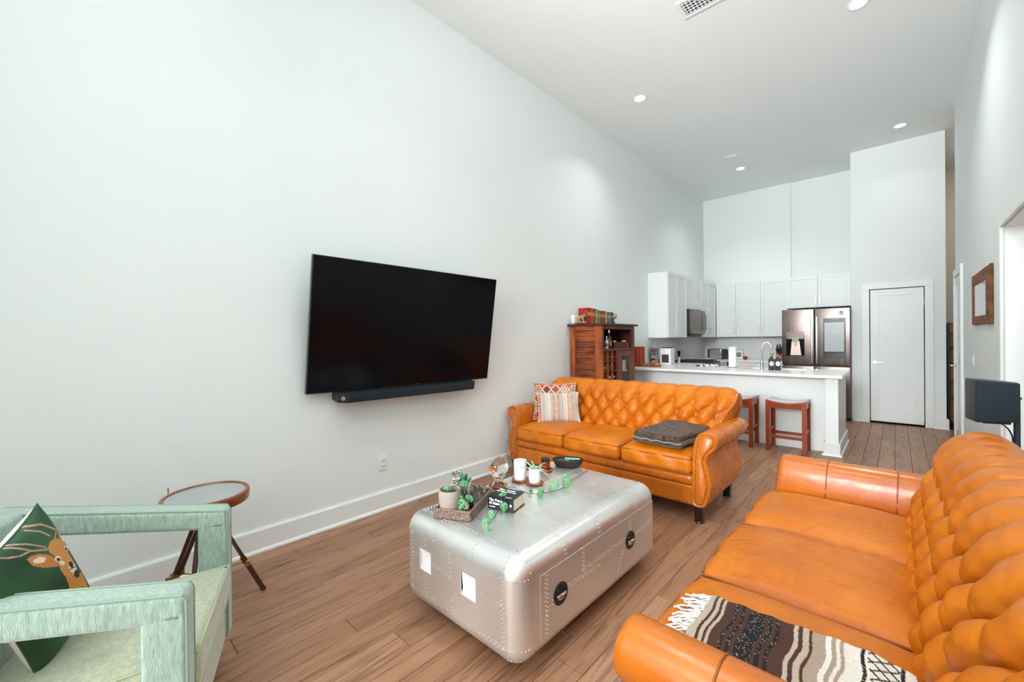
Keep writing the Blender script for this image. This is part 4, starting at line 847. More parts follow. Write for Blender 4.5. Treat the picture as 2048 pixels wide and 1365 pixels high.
for zz in (.411, .291):
    pts = []
    for (p, q) in (((-.272, .003), (.272, .003)), ((.272, .003), (.272, -.595)), ((.272, -.595), (-.272, -.595)), ((-.272, -.595), (-.272, .003))):
        for i in range(10): x, y = p[0]+(q[0]-p[0])*i/10, p[1]+(q[1]-p[1])*i/10; pts.append((x, y, zz-.045*(-y/.6)*(1 if zz > .33 else .3)))
    G().tube(pts, .0042, 6, closed=True).build('piping', cord_o, sc_)
shb = lambda x, y, z: (x, y-.08*(z-.3), z)
G().rbox(-AW+AT, AW-AT, -.70, -.60, .28, .755, .02, k=3, m=6, fn=lambda x, y, z: (x, y, z)).build('backrest', sage, ch, smooth=60)
G().rbox(-AW+AT+.01, AW-AT-.01, -.605, -.50, .36, .70, .04, k=4, m=8, fn=shb).build('back_cushion', sage, ch, smooth=180)
for x in (-.32, .32):
    for y in (-.06, -.64): G().cyl((x, y, .105), (x, y, 0), .022, .015, n=12).build('leg', mahog, ch)
# deer cushion: printed front, white back
def poly_in(P, x, y):
    r = np.zeros(len(x), bool); n = len(P)
    for i in range(n):
        (xa, ya), (xb, yb) = P[i], P[(i+1) % n]; c = ((ya > y) != (yb > y)); r ^= c & (x < (xb-xa)*(y-ya)/((yb-ya) or 1e-9)+xa)
    return r
def seg_d(P, x, y):
    d = np.full(len(x), 1e9)
    for (xa, ya), (xb, yb) in zip(P, P[1:]):
        t = np.clip(((x-xa)*(xb-xa)+(y-ya)*(yb-ya))/max(1e-9, (xb-xa)**2+(yb-ya)**2), 0, 1); d = np.minimum(d, np.hypot(x-xa-t*(xb-xa), y-ya-t*(yb-ya)))
    return d
def deer(s, q):
    # print coordinates: drawing frame 0..728 across, 0..1365 down
    x = 486.2+200.2*s-200.4*q-114*s*s+26*s*q-119.2*q*q; y = 665.9-259.8*s-336.6*q+37.3*s*s+9.6*s*q-11.2*q*q
    c = np.tile(np.array(lin(48, 88, 58)), (len(s), 1)); n1 = np.sin(x*.013+y*.007)+np.sin(y*.011-x*.005); c *= (1+.22*n1)[:, None]
    brown, lt, dk, whi, fawn = lin(120, 92, 72), lin(206, 190, 168), lin(58, 44, 38), lin(236, 228, 214), lin(204, 134, 70)
    for P, w_ in (([(340, 395), (230, 405), (120, 372), (20, 350)], 9), ([(330, 380), (210, 352), (90, 350), (-60, 372)], 8), ([(210, 408), (150, 440), (80, 455), (-80, 440)], 8), ([(402, 320), (414, 240), (392, 172)], 9), ([(400, 262), (300, 222), (190, 232), (60, 262)], 9), ([(365, 300), (300, 268), (230, 255)], 8), ([(410, 200), (380, 150)], 6)):
        d = seg_d(P, x, y); c[d < w_] = brown; c[d < w_*.35] = lt
    for P, col in (([(186, 472), (215, 442), (265, 427), (345, 436), (402, 470), (412, 522), (300, 532), (222, 516)], fawn), ([(418, 262), (442, 226), (478, 262), (504, 340), (490, 380), (440, 330)], fawn),
                   ([(425, 545), (520, 600), (602, 556), (628, 665), (640, 900), (505, 900), (508, 670), (470, 600)], fawn), ([(342, 380), (372, 335), (410, 318), (462, 332), (500, 392), (540, 470), (562, 540), (545, 580), (505, 605), (462, 585), (425, 545), (408, 495), (385, 445), (350, 420)], lin(210, 146, 82))):
        m = poly_in(P, x, y); c[m] = np.array(col)*(1+.25*np.sin(x[m]*.21+y[m]*.17)*np.sin(x[m]*.09-y[m]*.23))[:, None]
    for P in ([(222, 476), (270, 448), (318, 458), (300, 490), (236, 502)], [(440, 272), (456, 262), (484, 320), (474, 346), (452, 312)]):
        m = poly_in(P, x, y); c[m] = whi
    for (cx, cy, rx, ry, col) in ((410, 466, 26, 22, whi), (498, 388, 18, 20, whi), (440, 495, 24, 16, whi), (528, 528, 34, 40, whi), (412, 470, 15, 13, dk), (496, 392, 11, 13, dk), (518, 506, 20, 24, (.01, .01, .012)), (556, 575, 22, 30, dk)):
        c[((x-cx)/rx)**2+((y-cy)/ry)**2 < 1] = col
    c[seg_d([(500, 545), (530, 530), (556, 518)], x, y) < 4] = dk
    m = poly_in([(508, 655), (620, 640), (640, 720), (505, 720)], x, y); c[m] = lin(214, 140, 40); return np.clip(c, 0, 1)
# rectangular cushion standing on one corner in the seat, a little slumped: four corners, puffed between them
dp = thing('deer_pillow', 'dark green pillow printed with a deer head, white backing, in the armchair', 'pillow', (1.185, -.06, .385))
TT, RR_, BB, LL = (Vector(p)-Vector((1.185, -.06, .385)) for p in ((1.178, -.062, .884), (.97, .052, .464), (1.19, -.066, .385), (1.40, -.165, .80)))
zn = Vector((.448, .894, .004))
def dpt_(s_, q, sg):
    k = max(0, (1-s_*s_)*(1-q*q))**.42; a, b = (1+s_*(1-.07*(1-q*q)))/2, (1+q*(1-.07*(1-s_*s_)))/2
    w = .004*math.sin(5*s_+3*q)*k if sg else 0
    return TT*(a*b)+RR_*(a*(1-b))+BB*((1-a)*(1-b))+LL*((1-a)*b)+zn*(sg*.06*k+w)
ND = 190; gg = np.linspace(-1, 1, ND)
g = G().grid(lambda u, v: dpt_(u*2-1, v*2-1, 1), ND, ND).grid(lambda u, v: dpt_(u*2-1, v*2-1, -1), ND, ND)
me = g.mesh('cover', painted('deer_print', .85, .12, 350, 0), smooth=180, weld=False)
SS, QQ = np.tile(gg, ND), np.repeat(gg, ND)
colour(me, lambda c: np.concatenate([deer(SS, QQ), np.tile(np.array(lin(226, 222, 212)), (ND*ND, 1))])); link('cover', me, dp)
ed = [dpt_(i/20-1, -1, 0) for i in range(40)]+[dpt_(1, i/20-1, 0) for i in range(40)]+[dpt_(1-i/20, 1, 0) for i in range(40)]+[dpt_(-1, 1-i/20, 0) for i in range(40)]
G().tube(ed, .003, 6, closed=True).build('edge_seam', M('deer_edge', lin(60, 84, 66), .9), dp)
# ================================================================ TRIPOD SIDE TABLE
stb = thing('side_table', 'round glass topped side table on a wooden tripod', 'side table', (.505, .465, 0))
wd = M('walnut', lin(78, 48, 36), .4, var=.35, scale=16, stretch=(1, 1, .2)); rim_w = M('rosewood_rim', lin(128, 66, 36), .3, var=.3, scale=12, coat=.3)
G().lathe([(.158, .555), (.178, .555), (.181, .562), (.179, .572), (.182, .580), (.182, .598), (.178, .604), (.166, .604), (.163, .598), (.158, .590)], n=56).build('rim', rim_w, stb)
G().lathe([(0, .590), (.163, .590), (.164, .594), (.163, .598), (0, .598)], n=48).build('glass_top', M('table_glass', (.80, .85, .86), .04, trans=.55), stb)
G().lathe([(0, .570), (.160, .570), (.160, .574), (0, .574)], n=40).build('dial', M('compass_dial', lin(206, 212, 212), .5), stb)
g = G()
for k in range(8):
    a = math.pi/4*k; L = .13 if k % 2 == 0 else .08; g.add([(L*math.cos(a), L*math.sin(a), .5748), (.014*math.cos(a+.4), .014*math.sin(a+.4), .5748), (0, 0, .5748), (.014*math.cos(a-.4), .014*math.sin(a-.4), .5748)], [(0, 1, 2, 3)])
g.build('compass_rose', M('rose_ink', lin(150, 160, 164), .6), stb, smooth=0)
G().cyl((0, 0, .46), (0, 0, .556), .035, .03, n=20).build('hub', brass, stb)
for i, ang in enumerate((95, 215, 335)):
    a = math.radians(ang); c, s_ = math.cos(a), math.sin(a); tp = Vector((.03*c, .03*s_, .50)); ft = Vector((.255*c, .255*s_, .0)); sd = Vector((-s_, c, 0))
    mid = tp+(ft-tp)*.62
    lg = G().bar(mid-(ft-tp)*.06, ft, .022, .02, up=sd).build('leg', wd, stb, smooth=0, bevel=.002, seg=1)
    for q in (-1, 1): G().bar(tp+sd*q*.018, mid+sd*q*.016, .012, .02, up=sd).build('leg_rail', wd, lg, smooth=0, bevel=.002, seg=1)
    G().bar(mid-sd*.032, mid+sd*.032, .02, .03).build('clamp', brass, lg, smooth=0, bevel=.002, seg=1); G().cyl(mid+sd*.03, mid+sd*.055, .010, n=12).build('clamp_knob', brass, lg)
    G().tube([mid, Vector((0, 0, mid.z+.01))], .003, 6).build('brace_rod', brass, lg)
G().cyl((0, 0, .18), (0, 0, .22), .012, n=12).build('brace_hub', brass, stb)
tag(G().lathe([(0, 0), (.003, 0), (.003, .026), (.002, .030), (0, .030)], n=10).build('brass_stud', brass, loc=(.377, .335, .6045)), 'tiny brass knob standing on the rim of the round side table', 'knob')
# ================================================================ RIGHT WALL: picture, speaker
oldwood = M('reclaimed_wood', lin(122, 74, 38), .75, var=.4, scale=14, bump=1, bscale=40, stretch=(.3, .3, 1))
pf = thing('picture_frame', 'rough reclaimed wood picture frame on the right wall', 'picture', (RX-.001, 5.34, 1.665))
J = lambda: (random.random()-.5)*.012
def plank_(y0, y1, z0, z1, x0=-.018): 
    v = [(x, y+J(), z+J()) for x in (x0, 0) for y, z in ((y0, z0), (y1, z0), (y1, z1), (y0, z1))]; return G().add(v, [(0, 1, 2, 3), (4, 7, 6, 5), (0, 4, 5, 1), (1, 5, 6, 2), (2, 6, 7, 3), (3, 7, 4, 0)])
for a_ in ((-.52, -.29, -.235, .225), (.41, .53, -.225, .235)): plank_(*a_).build('frame_board', oldwood, pf, smooth=0, bevel=.004)
for a_ in ((-.30, .42, -.228, -.155), (-.30, .42, .125, .230)): plank_(*a_, x0=-.015).build('frame_board', oldwood, pf, smooth=0, bevel=.004)
G().box(-.010, -.004, -.30, .42, -.16, .13).build('print_sheet', M('old_print', lin(206, 198, 186), .7, var=.05, scale=6), pf, smooth=0)
G().box(-.0135, -.0115, -.29, .41, -.155, .125).build('glazing', M('frame_glass', (.9, .93, .93), .03, trans=.85), pf, smooth=0)
g = G()
for a_, b_, c_, d_ in ((-.10, .02, -.08, .05), (.06, .14, -.05, .0), (.18, .28, -.09, -.03)): g.box(-.0108, -.0100, a_, b_, c_, d_)
g.build('faded_sketch', M('sketch_ink', lin(178, 172, 164), .8), pf, smooth=0)
st = thing('speaker_stand', 'black pole speaker stand behind the near sofa', 'speaker stand', (3.436, 3.105, 0))
G().lathe([(0, 0), (.075, 0), (.075, .010), (.02, .016), (.012, .03), (0, .03)], n=28).build('stand_base', black_plastic, st); G().cyl((0, 0, .012), (0, 0, 1.04), .0115, n=14).build('pole', M('stand_pole', (.012, .03, .045), .4), st)
G().box(-.025, .014, -.016, .016, 1.035, 1.045).build('pole_cap', black_plastic, st, smooth=0, bevel=.002, seg=1); G().bar((-.045, -.015, .985), (.002, 0, .985), .028, .04).build('bracket', black_plastic, st, smooth=0)
G().tube(smooth_path([(-.055, -.03, .915), (-.035, -.025, .90), (-.02, -.015, .87), (-.013, -.008, .84), (-.012, -.006, .70)]), .003, 6).build('cable', black_plastic, st)
spk = thing('surround_speaker', 'dark navy box speaker held on the black stand', 'speaker', (3.345, 3.04, .932), math.radians(16))
G().rbox(-.078, .072, -.07, .055, 0, .195, .010, k=3, m=2, fn=lambda x, y, z: (x*(1-.10*max(0, (y+.07))/.125), y, z*(1-.0*y)+.010*(x/.075)*(-1 if z > .1 else 1)*.5)).build('cabinet', M('speaker_case', (.02, .028, .034), .4), spk)
G().rbox(-.074, .068, -.0745, -.068, .006, .190, .003, k=2, m=1, fn=lambda x, y, z: (x, y, z+.005*(x/.075)*(-1 if z > .1 else 1))).build('grille_cloth', navy_fabric, spk); G().rbox(-.045, .05, -.05, .03, -.010, .002, .004, k=2, m=1).build('foot', black_plastic, spk)
# ================================================================ HALL SHELF
hs = thing('hall_shelf', 'tall narrow shelf with black metal frame and wooden back in the hall', 'shelf', (3.75, 9.0, 0)); blackm = M('black_metal', (.012, .012, .012), .4, .3); hw = M('shelf_wood', lin(176, 128, 84), .55, var=.25, scale=12, stretch=(1, 1, .3))
for x in (-.17, .17):
    for y in (-.13, .13): G().box(x-.012, x+.012, y-.012, y+.012, 0, 1.52).build('upright', blackm, hs, smooth=0)
for z in (.14, .40, .66, .92, 1.16, 1.38): G().box(-.16, .16, -.12, .12, z, z+.018).build('shelf_board', hw, hs, smooth=0); 
for z in (.132, .40, .66, .92, 1.16, 1.505): G().box(-.17, .17, -.142, -.13, z-.006, z+.012).build('rail', blackm, hs, smooth=0)
G().box(-.16, .16, .125, .135, .1, 1.5).build('back_board', hw, hs, smooth=0)
t = thing('hall_plant', 'small leafy green plant on the lowest board of the hall shelf', 'plant', (3.72, 8.97, .1585)); G().lathe([(0, 0), (.04, 0), (.05, .08), (.046, .08), (0, .07)], n=20).build('pot', ceramic, t)
for i in range(9):
    a = i*2.4; o = link('leaf', LM, t); y = Vector((math.cos(a), math.sin(a), .35)).normalized(); z = Vector((0, 0, 1)); z = (z-y*z.dot(y)).normalized(); o.matrix_local = Matrix.Translation((0, 0, .08+.004*i)) @ Matrix((y.cross(z), y, z)).transposed().to_4x4() @ Matrix.Diagonal((.09, .09, .09, 1)); so = o.modifiers.new('s', 'SOLIDIFY'); so.thickness = .01
for z, cb, lab in ((.4185, (.35, .2, .12), 'brown woven box on the hall shelf'), (.9385, (.5, .28, .14), 'tan storage box on an upper board of the hall shelf')):
    tag(G().rbox(-.11, .11, -.08, .08, 0, .14, .012, k=2, m=1).build('storage_box', M('box_tan', cb, .7, var=.3, scale=40, bump=.6), loc=(3.75, 9.0, z)), lab, 'box')
# ================================================================ KITCHEN
CT = .905; CB = .872                                    # worktop top and underside
def shaker(g, a0, a1, z0, z1, st=.055, t=.018, rec=.007):
    g.box(a0, a1, rec, t, z0, z1); g.box(a0, a0+st, 0, rec, z0, z1).box(a1-st, a1, 0, rec, z0, z1).box(a0+st, a1-st, 0, rec, z0, z0+st).box(a0+st, a1-st, 0, rec, z1-st, z1)
def pull(parent, x, z0, z1, horiz=False):
    g = G()
    if horiz: g.bar((z0, -.028, x), (z1, -.028, x), .009, .009).bar((z0+.012, -.028, x), (z0+.012, 0, x), .008).bar((z1-.012, -.028, x), (z1-.012, 0, x), .008)
    else: g.bar((x, -.028, z0), (x, -.028, z1), .009, .009, up=(0, 1, 0)).bar((x, -.028, z0+.012), (x, 0, z0+.012), .008).bar((x, -.028, z1-.012), (x, 0, z1-.012), .008)
    return g.build('handle', nickel, parent, smooth=0)
def cabinet(label, w, d, z0, z1, doors, loc, rz, group, name='wall_cabinet', drawer=None):
    # local frame: x along the front (0..w), y = 0 at the door face, +y into the cabinet
    t = thing(name, label, 'cabinet', loc, rz, group)
    G().box(0, w, .020, d, z0, z1).build('carcass', cab_white, t, smooth=0)
    n = len(doors); dw = w/n
    for i, hd in enumerate(doors):
        g = G(); zt = z1-.003
        if drawer: zt = z1-.18
        shaker(g, i*dw+.002, (i+1)*dw-.002, z0+.003, zt); dr = g.build('door', cab_white, t, smooth=0, bevel=.0015, seg=1)
        if hd: x = i*dw+.03 if hd == 'L' else (i+1)*dw-.03; (pull(dr, x, z0+.06, z0+.19) if name == 'wall_cabinet' else pull(dr, x, zt-.19, zt-.06))
        if drawer:
            g = G(); shaker(g, i*dw+.002, (i+1)*dw-.002, zt+.005, z1-.003, .035); q = g.build('drawer', cab_white, t, smooth=0, bevel=.0015, seg=1); pull(q, (zt+z1)/2, (i+.5)*dw-.07, (i+.5)*dw+.07, True)
    return t
UB, UT = 1.345, 2.412; grp = 'white wall cabinets'
R90 = math.pi/2                                          # rz=+90: local x -> world +y, local y -> world -x
cabinet('white shaker double-door wall cabinet left of the microwave', .80, .338, UB, UT, ('R', 'L'), (.34, 6.565, 0), R90, grp)
cabinet('short white shaker wall cabinet above the microwave', .76, .338, 1.845, UT, ('R', 'L'), (.34, 7.367, 0), R90, grp)
cabinet('white shaker double-door wall cabinet between the microwave and the corner', .82, .338, UB, UT, ('R', 'L'), (.34, 8.129, 0), R90, grp)
cabinet('white shaker single-door corner wall cabinet on the back wall', .36, .338, UB, UT, ('R',), (.345, 8.96, 0), 0, grp)
cabinet('white shaker double-door wall cabinet on the back wall beside the refrigerator', .85, .338, UB, UT, ('R', 'L'), (.707, 8.96, 0), 0, grp)
cabinet('white shaker double-door cabinet above the refrigerator', .885, .62, 1.835, 2.385, ('R', 'L'), (1.592, 8.70, 0), 0, grp)
g2 = 'white base cabinets'
cabinet('white base cabinet between the breakfast bar and the cooktop', .56, .60, .10, CB, ('R',), (.62, 6.815, 0), R90, g2, 'base_cabinet', True)
cabinet('white base cabinet between the cooktop and the corner', .50, .60, .10, CB, ('L',), (.62, 8.150, 0), R90, g2, 'base_cabinet', True)
cabinet('white base cabinet run along the back wall beside the refrigerator', .92, .60, .10, CB, ('R', 'L'), (.645, 8.69, 0), 0, g2, 'base_cabinet', True)
# breakfast bar: stub wall, end panel, post with plinth
pb = thing('breakfast_bar', 'white breakfast bar with panelled end post and plinth', 'counter', (0, 0, 0))
G().box(.002, 2.42, 6.0, 6.06, 0, CB-.001).build('seating_panel', cab_white, pb, smooth=0); G().box(.645, 2.42, 6.06, 6.78, .10, .695).box(.645, 1.48, 6.06, 6.78, .695, CB-.001).box(2.17, 2.42, 6.06, 6.78, .695, CB-.001).build('sink_cabinet', cab_white, pb, smooth=0)
G().box(2.42, 2.537, 5.835, 6.78, 0, CB-.001).build('end_post', cab_white, pb, smooth=0, bevel=.002, seg=1)
G().box(2.403, 2.42, 5.818, 6.0, 0, .142).box(2.42, 2.537, 5.818, 5.835, 0, .142).box(2.537, 2.554, 5.818, 6.80, 0, .142).build('plinth', trim_white, pb, smooth=0, bevel=.002, seg=1)
G().prism([(5.818-p, q) for p, q in ((0, 0), (.014, 0), (.010, .014), (0, .02))], 2.39, 2.568, 'x').prism([(2.554+p, q) for p, q in ((0, 0), (.014, 0), (.010, .014), (0, .02))], 5.81, 6.81, 'y').build('shoe_moulding', trim_white, pb, smooth=0)
G().box(.002, 2.403, 5.984, 6.0, 0, .135).build('base_trim', trim_white, pb, smooth=0, bevel=.002, seg=1)
# worktops
wt = thing('worktop', 'white quartz worktop over the breakfast bar', 'worktop', (0, 0, 0)); SK = (1.50, 2.15, 6.42, 6.74)
G().box(.002, 2.575, 5.79, SK[2], CB, CT).box(.002, SK[0], SK[2], SK[3], CB, CT).box(SK[1], 2.575, SK[2], SK[3], CB, CT).box(.002, 2.575, SK[3], 6.80, CB, CT).box(.002, .645, 6.80, 7.378, CB, CT).build('slab', quartz, wt, smooth=0)
wt2 = thing('worktop', 'white quartz corner worktop under the back wall cabinets', 'worktop', (0, 0, 0)); G().box(.002, .645, 8.148, 9.288, CB, CT).box(.645, 1.566, 8.66, 9.288, CB, CT).build('slab', quartz, wt2, smooth=0)
sk = thing('sink', 'white undermount sink in the breakfast bar worktop', 'sink', (0, 0, 0)); a, b, c, d = SK
G().box(a-.01, b+.01, c-.01, d+.01, .70, .71).box(a-.01, a, c, d, .71, CB-.0005).box(b, b+.01, c, d, .71, CB-.0005).box(a-.01, b+.01, c-.01, c, .71, CB-.0005).box(a-.01, b+.01, d, d+.01, .71, CB-.0005).build('basin', ceramic, sk, smooth=0); G().lathe([(0, .711), (.03, .711), (.034, .713), (.03, .7135), (0, .712)], c=((a+b)/2, (c+d)/2, 0), n=20).build('drain', steel, sk)
# tiled splashback
def tile_mat(name, ax):
    m, n, l, p = base_mat(name); tc = n.new('ShaderNodeTexCoord'); sx = n.new('ShaderNodeSeparateXYZ'); l.new(tc.outputs['Object'], sx.inputs[0])
    def cosn(sock, k): a = n.new('ShaderNodeMath'); a.operation = 'MULTIPLY'; a.inputs[1].default_value = k; l.new(sock, a.inputs[0]); b = n.new('ShaderNodeMath'); b.operation = 'COSINE'; l.new(a.outputs[0], b.inputs[0]); return b.outputs[0]
    u = cosn(sx.outputs[ax], 2*math.pi/.066); v = cosn(sx.outputs['Z'], 2*math.pi/.082); s_ = n.new('ShaderNodeMath'); s_.operation = 'ADD'; l.new(u, s_.inputs[0]); l.new(v, s_.inputs[1])
    ab = n.new('ShaderNodeMath'); ab.operation = 'ABSOLUTE'; l.new(s_.outputs[0], ab.inputs[0]); mr = n.new('ShaderNodeMapRange'); mr.inputs[1].default_value = .12; mr.inputs[2].default_value = .42; l.new(ab.outputs[0], mr.inputs[0])
    cr = n.new('ShaderNodeValToRGB'); cr.color_ramp.elements[0].color = (.88, .88, .86, 1); cr.color_ramp.elements[1].color = (.74, .735, .72, 1); l.new(mr.outputs[0], cr.inputs[0]); l.new(cr.outputs[0], p.inputs['Base Color']); p.inputs['Roughness'].default_value = .2
    bp = n.new('ShaderNodeBump'); bp.inputs['Strength'].default_value = .5; bp.inputs['Distance'].default_value = .004; l.new(mr.outputs[0], bp.inputs['Height']); l.new(bp.outputs[0], p.inputs['Normal']); return m
struct(G().box(.0005, .011, 6.80, 9.289, CT, UB+.0).build('trim_splashback_left', tile_mat('ogee_tile_y', 'Y'), smooth=0)); struct(G().box(.011, 1.566, 9.289, 9.2995, CT, UB).build('trim_splashback_back', tile_mat('ogee_tile_x', 'X'), smooth=0))
# microwave
mw_ = thing('microwave', 'dark stainless over-the-range microwave between the wall cabinets', 'microwave', (.012, 7.372, 1.395)); 
G().box(0, .36, 0, .75, 0, .44).build('case', black_plastic, mw_, smooth=0, bevel=.004); dr = G().box(.36, .395, .012, .738, .012, .435).build('door', dark_steel, mw_, smooth=0, bevel=.004)
G().box(.395, .3965, .05, .60, .07, .33).build('door_window', M('micro_window', (.10, .075, .065), .25, .6), dr, smooth=0); G().bar((.425, .66, .07), (.425, .66, .37), .018, .018).build('door_handle', dark_steel, dr, bevel=.003); G().box(.395, .398, .05, .69, .36, .42).build('control_strip', dark_steel, mw_, smooth=0); G().box(.02, .34, .1, .65, -.022, 0).build('vent_underside', black_plastic, mw_, smooth=0)
# range with cooktop
rg = thing('range', 'slide-in gas range with black cooktop under the microwave', 'range', (.014, 7.384, 0)); G().box(0, .60, 0, .758, .02, .872).build('body', dark_steel, rg, smooth=0); G().box(.0, .635, .0, .758, .873, .906).build('cooktop', black_gloss, rg, smooth=0, bevel=.003)
G().box(.60, .63, .02, .738, .16, .74).build('oven_door', dark_steel, rg, smooth=0, bevel=.004)
for i in range(5): G().cyl((.60, .1+i*.14, .81), (.64, .1+i*.14, .81), .022, n=16).build('knob', steel, rg)
iron = M('cast_iron', (.02, .02, .02), .6)
for y0 in (.03, .275, .52):
    g = G()
    for y in (y0, y0+.1, y0+.2): g.box(.05, .58, y, y+.012, .918, .930)
    for x in (.05, .30, .568): g.box(x, x+.012, y0, y0+.212, .918, .930)
    for x in (.05, .568):
        for y in (y0, y0+.2): g.box(x, x+.012, y, y+.012, .906, .918)
    g.build('grate', iron, rg, smooth=0)
for x in (.17, .44):
    for y in (.13, .62): G().lathe([(0, 0), (.045, 0), (.04, .008), (0, .009)], c=(x, y, .906), n=20).build('burner', iron, rg)
# refrigerator
FY = 8.30; fr = thing('refrigerator', 'dark stainless four-door refrigerator with a screen in its door', 'refrigerator', (1.585, FY, 0)); FW = .905
G().box(.006, FW-.006, .07, .72, .03, 1.765).build('case', M('fridge_case', (.05, .045, .045), .4, .4), fr, smooth=0); G().box(.03, FW-.03, .05, .6, 0, .03).build('kick_plate', black_plastic, fr, smooth=0)
mid_ = .448; ZD = .868
def fdoor(x0, x1, z0, z1, nm='door'): return G().rbox(x0, x1, 0, .068, z0, z1, .008, k=3, m=1).build(nm, dark_steel, fr)
dl_ = fdoor(.0, mid_-.004, ZD, 1.79); dr_ = fdoor(mid_+.004, FW, ZD, 1.79); bl_ = fdoor(.0, mid_-.004, .05, ZD-.014); br_ = fdoor(mid_+.004, FW, .05, ZD-.014)
for q, x in ((dl_, mid_-.032), (dr_, mid_+.032)): G().rbox(x-.013, x+.013, -.030, -.016, ZD+.03, 1.66, .006, k=2, m=1).bar((x, -.018, ZD+.06), (x, .002, ZD+.06), .016).bar((x, -.018, 1.62), (x, .002, 1.62), .016).build('handle', steel, q)
for q, x in ((bl_, mid_-.032), (br_, mid_+.032)): G().rbox(x-.013, x+.013, -.030, -.016, .30, ZD-.05, .006, k=2, m=1).bar((x, -.018, .34), (x, .002, .34), .016).bar((x, -.018, ZD-.09), (x, .002, ZD-.09), .016).build('handle', steel, q)
# water dispenser
G().box(.06, .315, -.004, .0, 1.02, 1.36).build('dispenser_panel', black_gloss, dl_, smooth=0); G().box(.065, .31, -.0065, -.004, 1.30, 1.42).build('dispenser_display', dark_steel, dl_, smooth=0)
G().add([(.12, -.006, 1.03), (.27, -.006, 1.03), (.245, -.0045, 1.27), (.14, -.0045, 1.27)], [(0, 1, 2, 3)]).build('dispenser_tray', M('dispenser_metal', (.42, .32, .28), .35, .9), dl_, smooth=0).modifiers.new('s', 'SOLIDIFY').thickness = .002
G().box(.145, .24, -.030, -.004, 1.26, 1.33).build('dispenser_head', chrome, dl_, smooth=0, bevel=.004); G().box(.170, .215, -.024, -.006, 1.18, 1.26).build('dispenser_paddle', M('paddle', (.6, .6, .6), .3), dl_, smooth=0, bevel=.004)
# screen door
sx0, sx1, sz0, sz1 = .565, .85, .985, 1.63
scr = G().box(sx0, sx1, -.004, 0, sz0, sz1).build('screen_frame', M('screen_frame', (.03, .035, .04), .15), dr_, smooth=0); G().box(sx0+.015, sx1-.022, -.0052, -.004, sz0+.11, sz1-.07).build('screen', M('fridge_screen', (.40, .44, .46), .2, emit=.12), scr, smooth=0)
fm = Matrix.Rotation(math.radians(90), 4, 'X'); text('screen_clock', '2:09', .055, ink, scr, Matrix.Translation((sx0+.15, -.0056, 1.405)) @ fm, .0002)
text('fridge_lettering', 'SAMSUNG', .022, M('fridge_logo', (.7, .7, .7), .3, .8), dr_, Matrix.Translation((.79, -.0006, 1.755)) @ fm, .0003)
mg = G().box(.765, .825, -.002, 0, 1.675, 1.735).build('sticker', ink, dr_, smooth=0); G().add([(.772, -.0026, 1.73), (.795, -.0026, 1.705), (.818, -.0026, 1.73)], [(0, 1, 2)]).box(.775, .815, -.0026, -.002, 1.685, 1.692).build('sticker_print', black_plastic, mg, smooth=0)
# bar stools
cherry = M('cherry_wood', lin(144, 58, 28), .32, var=.3, scale=10, stretch=(1, 1, .25), coat=.2); seat_w = M('stool_seat', lin(196, 188, 182), .3, var=.08, scale=10, stretch=(.3, 1, 1), coat=.3)
def stool(label, x, y):
    t = thing('bar_stool', label, 'stool', (x, y, 0), group='saddle seat stools'); W2, D2 = .200, .165
    for a in (-1, 1):
        for b in (-1, 1): G().bar((a*(W2-.022), b*(D2-.02), 0), (a*(W2-.022), b*(D2-.02), .565), .042, .04, up=(0, 1, 0)).build('leg', cherry, t, smooth=0, bevel=.003, seg=1)
    for b in (-1, 1): G().bar((-W2+.04, b*(D2-.02), .535), (W2-.04, b*(D2-.02), .535), .022, .05).build('apron', cherry, t, smooth=0); G().bar((-W2+.04, b*(D2-.02), .175), (W2-.04, b*(D2-.02), .175), .02, .032).build('stretcher', cherry, t, smooth=0, bevel=.002, seg=1)
    for a in (-1, 1): G().bar((a*(W2-.022), -D2+.04, .535), (a*(W2-.022), D2-.04, .535), .022, .05).build('apron', cherry, t, smooth=0); G().bar((a*(W2-.022), -D2+.04, .235), (a*(W2-.022), D2-.04, .235), .02, .032).build('stretcher', cherry, t, smooth=0, bevel=.002, seg=1)
    dip = lambda u: -.030*(1-u*u)
    N = 17; rim = [(u*W2, .605+dip(u)) for u in [i/(N-1)*2-1 for i in range(N)]]
    s_ = G(); ol = [(p[0], p[1]) for p in rim]+[(p[0], p[1]-.034 if abs(p[0]) < W2-.03 else .568) for p in rim[::-1]]; 
    s_.prism(ol, -D2, D2, 'y').build('seat', cherry, t, smooth=30, bevel=.003, seg=1)
    G().grid(lambda u, v: ((u*2-1)*(W2-.006), (v*2-1)*(D2-.006), .6062+dip(u*2-1)), N, 5).build('seat_top', seat_w, t, smooth=180).modifiers.new('s', 'SOLIDIFY').thickness = .001
stool('reddish wooden saddle-seat stool next to the white end post', 2.07, 5.80); stool('reddish wooden saddle-seat stool partly hidden behind the far sofa', 1.535, 5.80)
# faucet
fc = thing('faucet', 'tall gooseneck kitchen faucet in brushed steel', 'faucet', (1.685, 6.37, CT)); G().lathe([(0, 0), (.026, 0), (.026, .006), (.020, .010), (.019, .10), (.016, .104), (.013, .11)], n=24).build('base', nickel, fc)
pts = [(0, 0, .10), (0, 0, .28)]+[(.055-.055*math.cos(a), .05*math.sin(a*.5)*.3, .28+.085*math.sin(a)) for a in [math.pi*i/14 for i in range(1, 15)]]+[(.112, .016, .24)]
G().tube(pts, .0115, 12).build('neck', nickel, fc, smooth=180); G().cyl((.112, .016, .245), (.114, .016, .17), .014, .017, n=16).build('spray_head', nickel, fc); G().cyl((-.02, 0, .055), (-.075, 0, .06), .008, .006, n=10).cyl((-.06, 0, .058), (-.06, 0, .085), .006, n=8).build('lever', nickel, fc)
